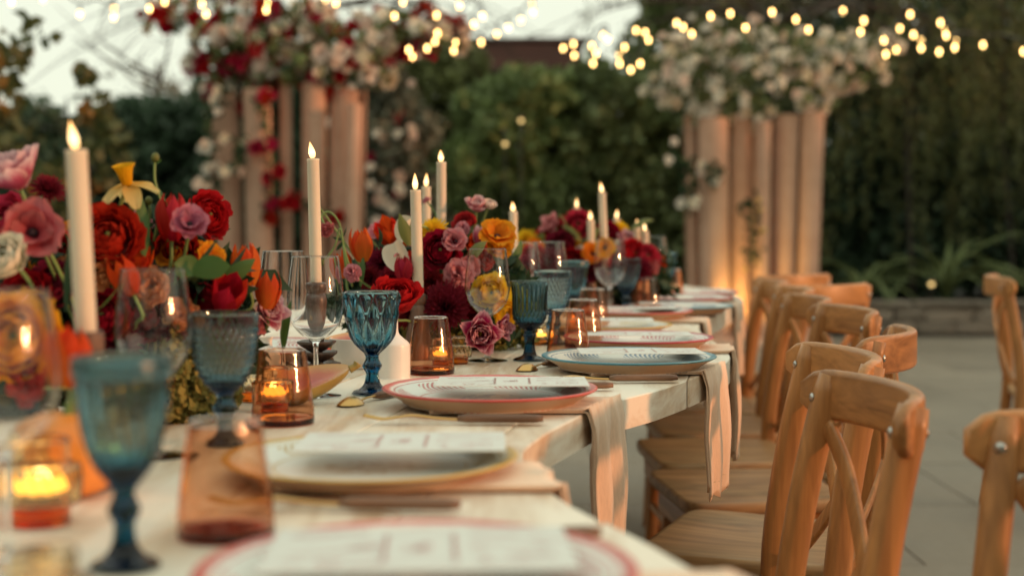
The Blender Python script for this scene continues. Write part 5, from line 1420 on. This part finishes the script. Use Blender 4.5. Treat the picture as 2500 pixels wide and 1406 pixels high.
A2.opn('amber', 1213, 584, 2.72, .080, (.15, -.6, .75)); A2.ruf('amber', 1218, 600, 2.74, .055, (.3, -.8, .3)); A2.dbl('twotone', 1163, 516, 2.92, .062, (.1, -.5, .85)); A2.ran('blush', 1195, 498, 2.92, .024, (.3, -.4, .8)); A2.tulip('twotone', 1172, 573, 2.74, .04, (.1, -.1, 1))
A2.ran('red', 968, 722, 2.42, .066, (.05, -.55, .8)); A2.ruf('pink', 1118, 672, 2.62, .060, (.1, -.85, .3)); A2.opn('pink', 1145, 655, 2.66, .05); A2.mum('burgundy', 1088, 748, 2.58, .095, (.05, -.95, .2)); A2.mum('burgundy', 1050, 690, 2.68, .06)
A2.ran('deepred', 1020, 650, 2.74, .05); A2.ran('yellow', 1199, 716, 2.64, .058, (.1, -.9, .3)); A2.ran('yellow', 1232, 762, 2.62, .045, (.6, -.6, -.1)); A2.dbl('magenta', 1172, 815, 2.47, .080, (.1, -.95, .05)); A2.dbl('magenta', 1215, 800, 2.52, .05, (.7, -.6, .0))
A2.ran('crimson', 1135, 545, 2.9, .04); A2.opn('amber', 988, 648, 2.72, .03); A2.ran('deepred', 1150, 740, 2.66, .05); A2.mum('burgundy', 1000, 770, 2.58, .06); A2.ran('burgundy', 930, 760, 2.6, .05); A2.ruf('crimson', 1180, 640, 2.74, .045); A2.ran('scarlet', 1160, 600, 2.8, .04)
A2.bud([(1075, 590, 2.9), (1068, 535, 2.95), (1052, 505, 2.95), (1043, 492, 2.95)], .010, pk='pink'); A2.leaf(1140, 640, 2.66, .055, .014, (.3, -.3, .8), 'leaf_olive'); A2.leaf(925, 600, 2.7, .045, .007, (.4, -.1, .7), 'leaf_dark'); A2.leaf(838, 585, 2.62, .024, .004, (-.9, 0, -.1), 'leaf_dark', .5); A2.leaf(838, 590, 2.62, .024, .004, (-.5, 0, -.7), 'leaf_dark', .4); A2.leaf(838, 580, 2.62, .022, .004, (.5, 0, .7), 'leaf_dark', .4)
A2.scatter((('ran', 'pink', .045), ('ruf', 'pink', .045), ('opn', 'amber', .045), ('opn', 'pink', .045), ('ran', 'scarlet', .045), ('opn', 'yellow', .04), ('tulip', 'tulip', .05)), 18, 1060, 670, 2.80, 170, 90, .07)
A2.leaf(880, 700, 2.6, .06, .006, (.1, -.1, 1), 'leaf_light', .3); A2.leaf(1250, 640, 2.8, .05, .01, (.6, -.2, .6), 'leaf_light')
A2.fill(700, [(.10, -.10, .025, .05, .03, .03, 800), (.16, -.05, .03, .03, .03, .03, 500), (-.06, -.12, .04, .03, .03, .04, 500), (.02, -.14, .03, .05, .03, .03, 600)],
        lambda n: [(0, .0, .13, .14, .10, .09, n), (-.12, -.05, .10, .09, .08, .09, n), (.09, -.05, .10, .09, .07, .08, n), (0, -.08, .05, .16, .08, .05, n)])

A3 = Arr('flower arrangement of yellow, pink and red blooms at the third curve of the table', 1420, 4.1, .25, .2, 3)
for fn, pk, px, py, Y, sz in (('mum', 'yellow', 1285, 586, 3.9, .066), ('ruf', 'amber', 1305, 606, 3.85, .06), ('dbl', 'pink', 1350, 556, 3.95, .070), ('ran', 'deepred', 1390, 552, 3.95, .05), ('ran', 'crimson', 1412, 548, 3.9, .062),
    ('ran', 'burgundy', 1366, 602, 3.85, .07), ('ran', 'yellow', 1400, 590, 3.9, .035), ('opn', 'orange', 1446, 622, 3.8, .07), ('opn', 'amber', 1476, 606, 3.75, .065), ('mum', 'yellow', 1514, 562, 4.0, .058), ('dbl', 'twotone', 1527, 590, 3.95, .068),
    ('ran', 'red', 1548, 618, 3.86, .06), ('ran', 'crimson', 1580, 626, 3.86, .055), ('ruf', 'dusty', 1588, 652, 3.86, .05), ('mum', 'burgundy', 1562, 660, 3.84, .075), ('ran', 'deepred', 1482, 570, 3.95, .055), ('ran', 'deepred', 1562, 634, 3.87, .06), ('ruf', 'blush', 1420, 622, 3.85, .05), ('ran', 'crimson', 1330, 575, 3.95, .05), ('ran', 'red', 1500, 630, 3.85, .06),
    ('mum', 'burgundy', 1340, 640, 3.8, .08), ('mum', 'burgundy', 1290, 650, 3.75, .07), ('ran', 'crimson', 1300, 625, 3.8, .05), ('ran', 'dusty', 1270, 660, 3.75, .06), ('mum', 'burgundy', 1440, 665, 3.8, .08), ('ran', 'deepred', 1395, 640, 3.8, .06),
    ('ruf', 'peach', 1540, 660, 3.9, .05), ('opn', 'scarlet', 1560, 600, 4.0, .045), ('ran', 'scarlet', 1600, 640, 4.0, .05), ('ruf', 'pink', 1390, 670, 3.75, .06), ('ran', 'burgundy', 1490, 655, 3.85, .07)):
    getattr(A3, fn)(pk, px, py, Y, sz)
A3.scatter((('ran', 'crimson', .055), ('ran', 'pink', .06), ('opn', 'yellow', .055), ('ruf', 'peach', .05), ('opn', 'orange', .05)), 14, 1430, 640, 4.1, 130, 40, .08)
for px, py in ((1385, 575), (1400, 600), (1420, 590), (1430, 605), (1460, 640), (1540, 560), (1320, 600)): A3.leaf(px, py, 3.88, .07, .016, (A3.g.uniform(-.6, .6), -.3, .7), 'leaf_olive')
A3.fill(600, None, lambda n: [(0, 0, .12, .20, .10, .09, n), (-.12, -.08, .10, .12, .09, .08, n), (.14, -.08, .10, .12, .09, .08, n), (0, -.1, .04, .2, .08, .05, n)])
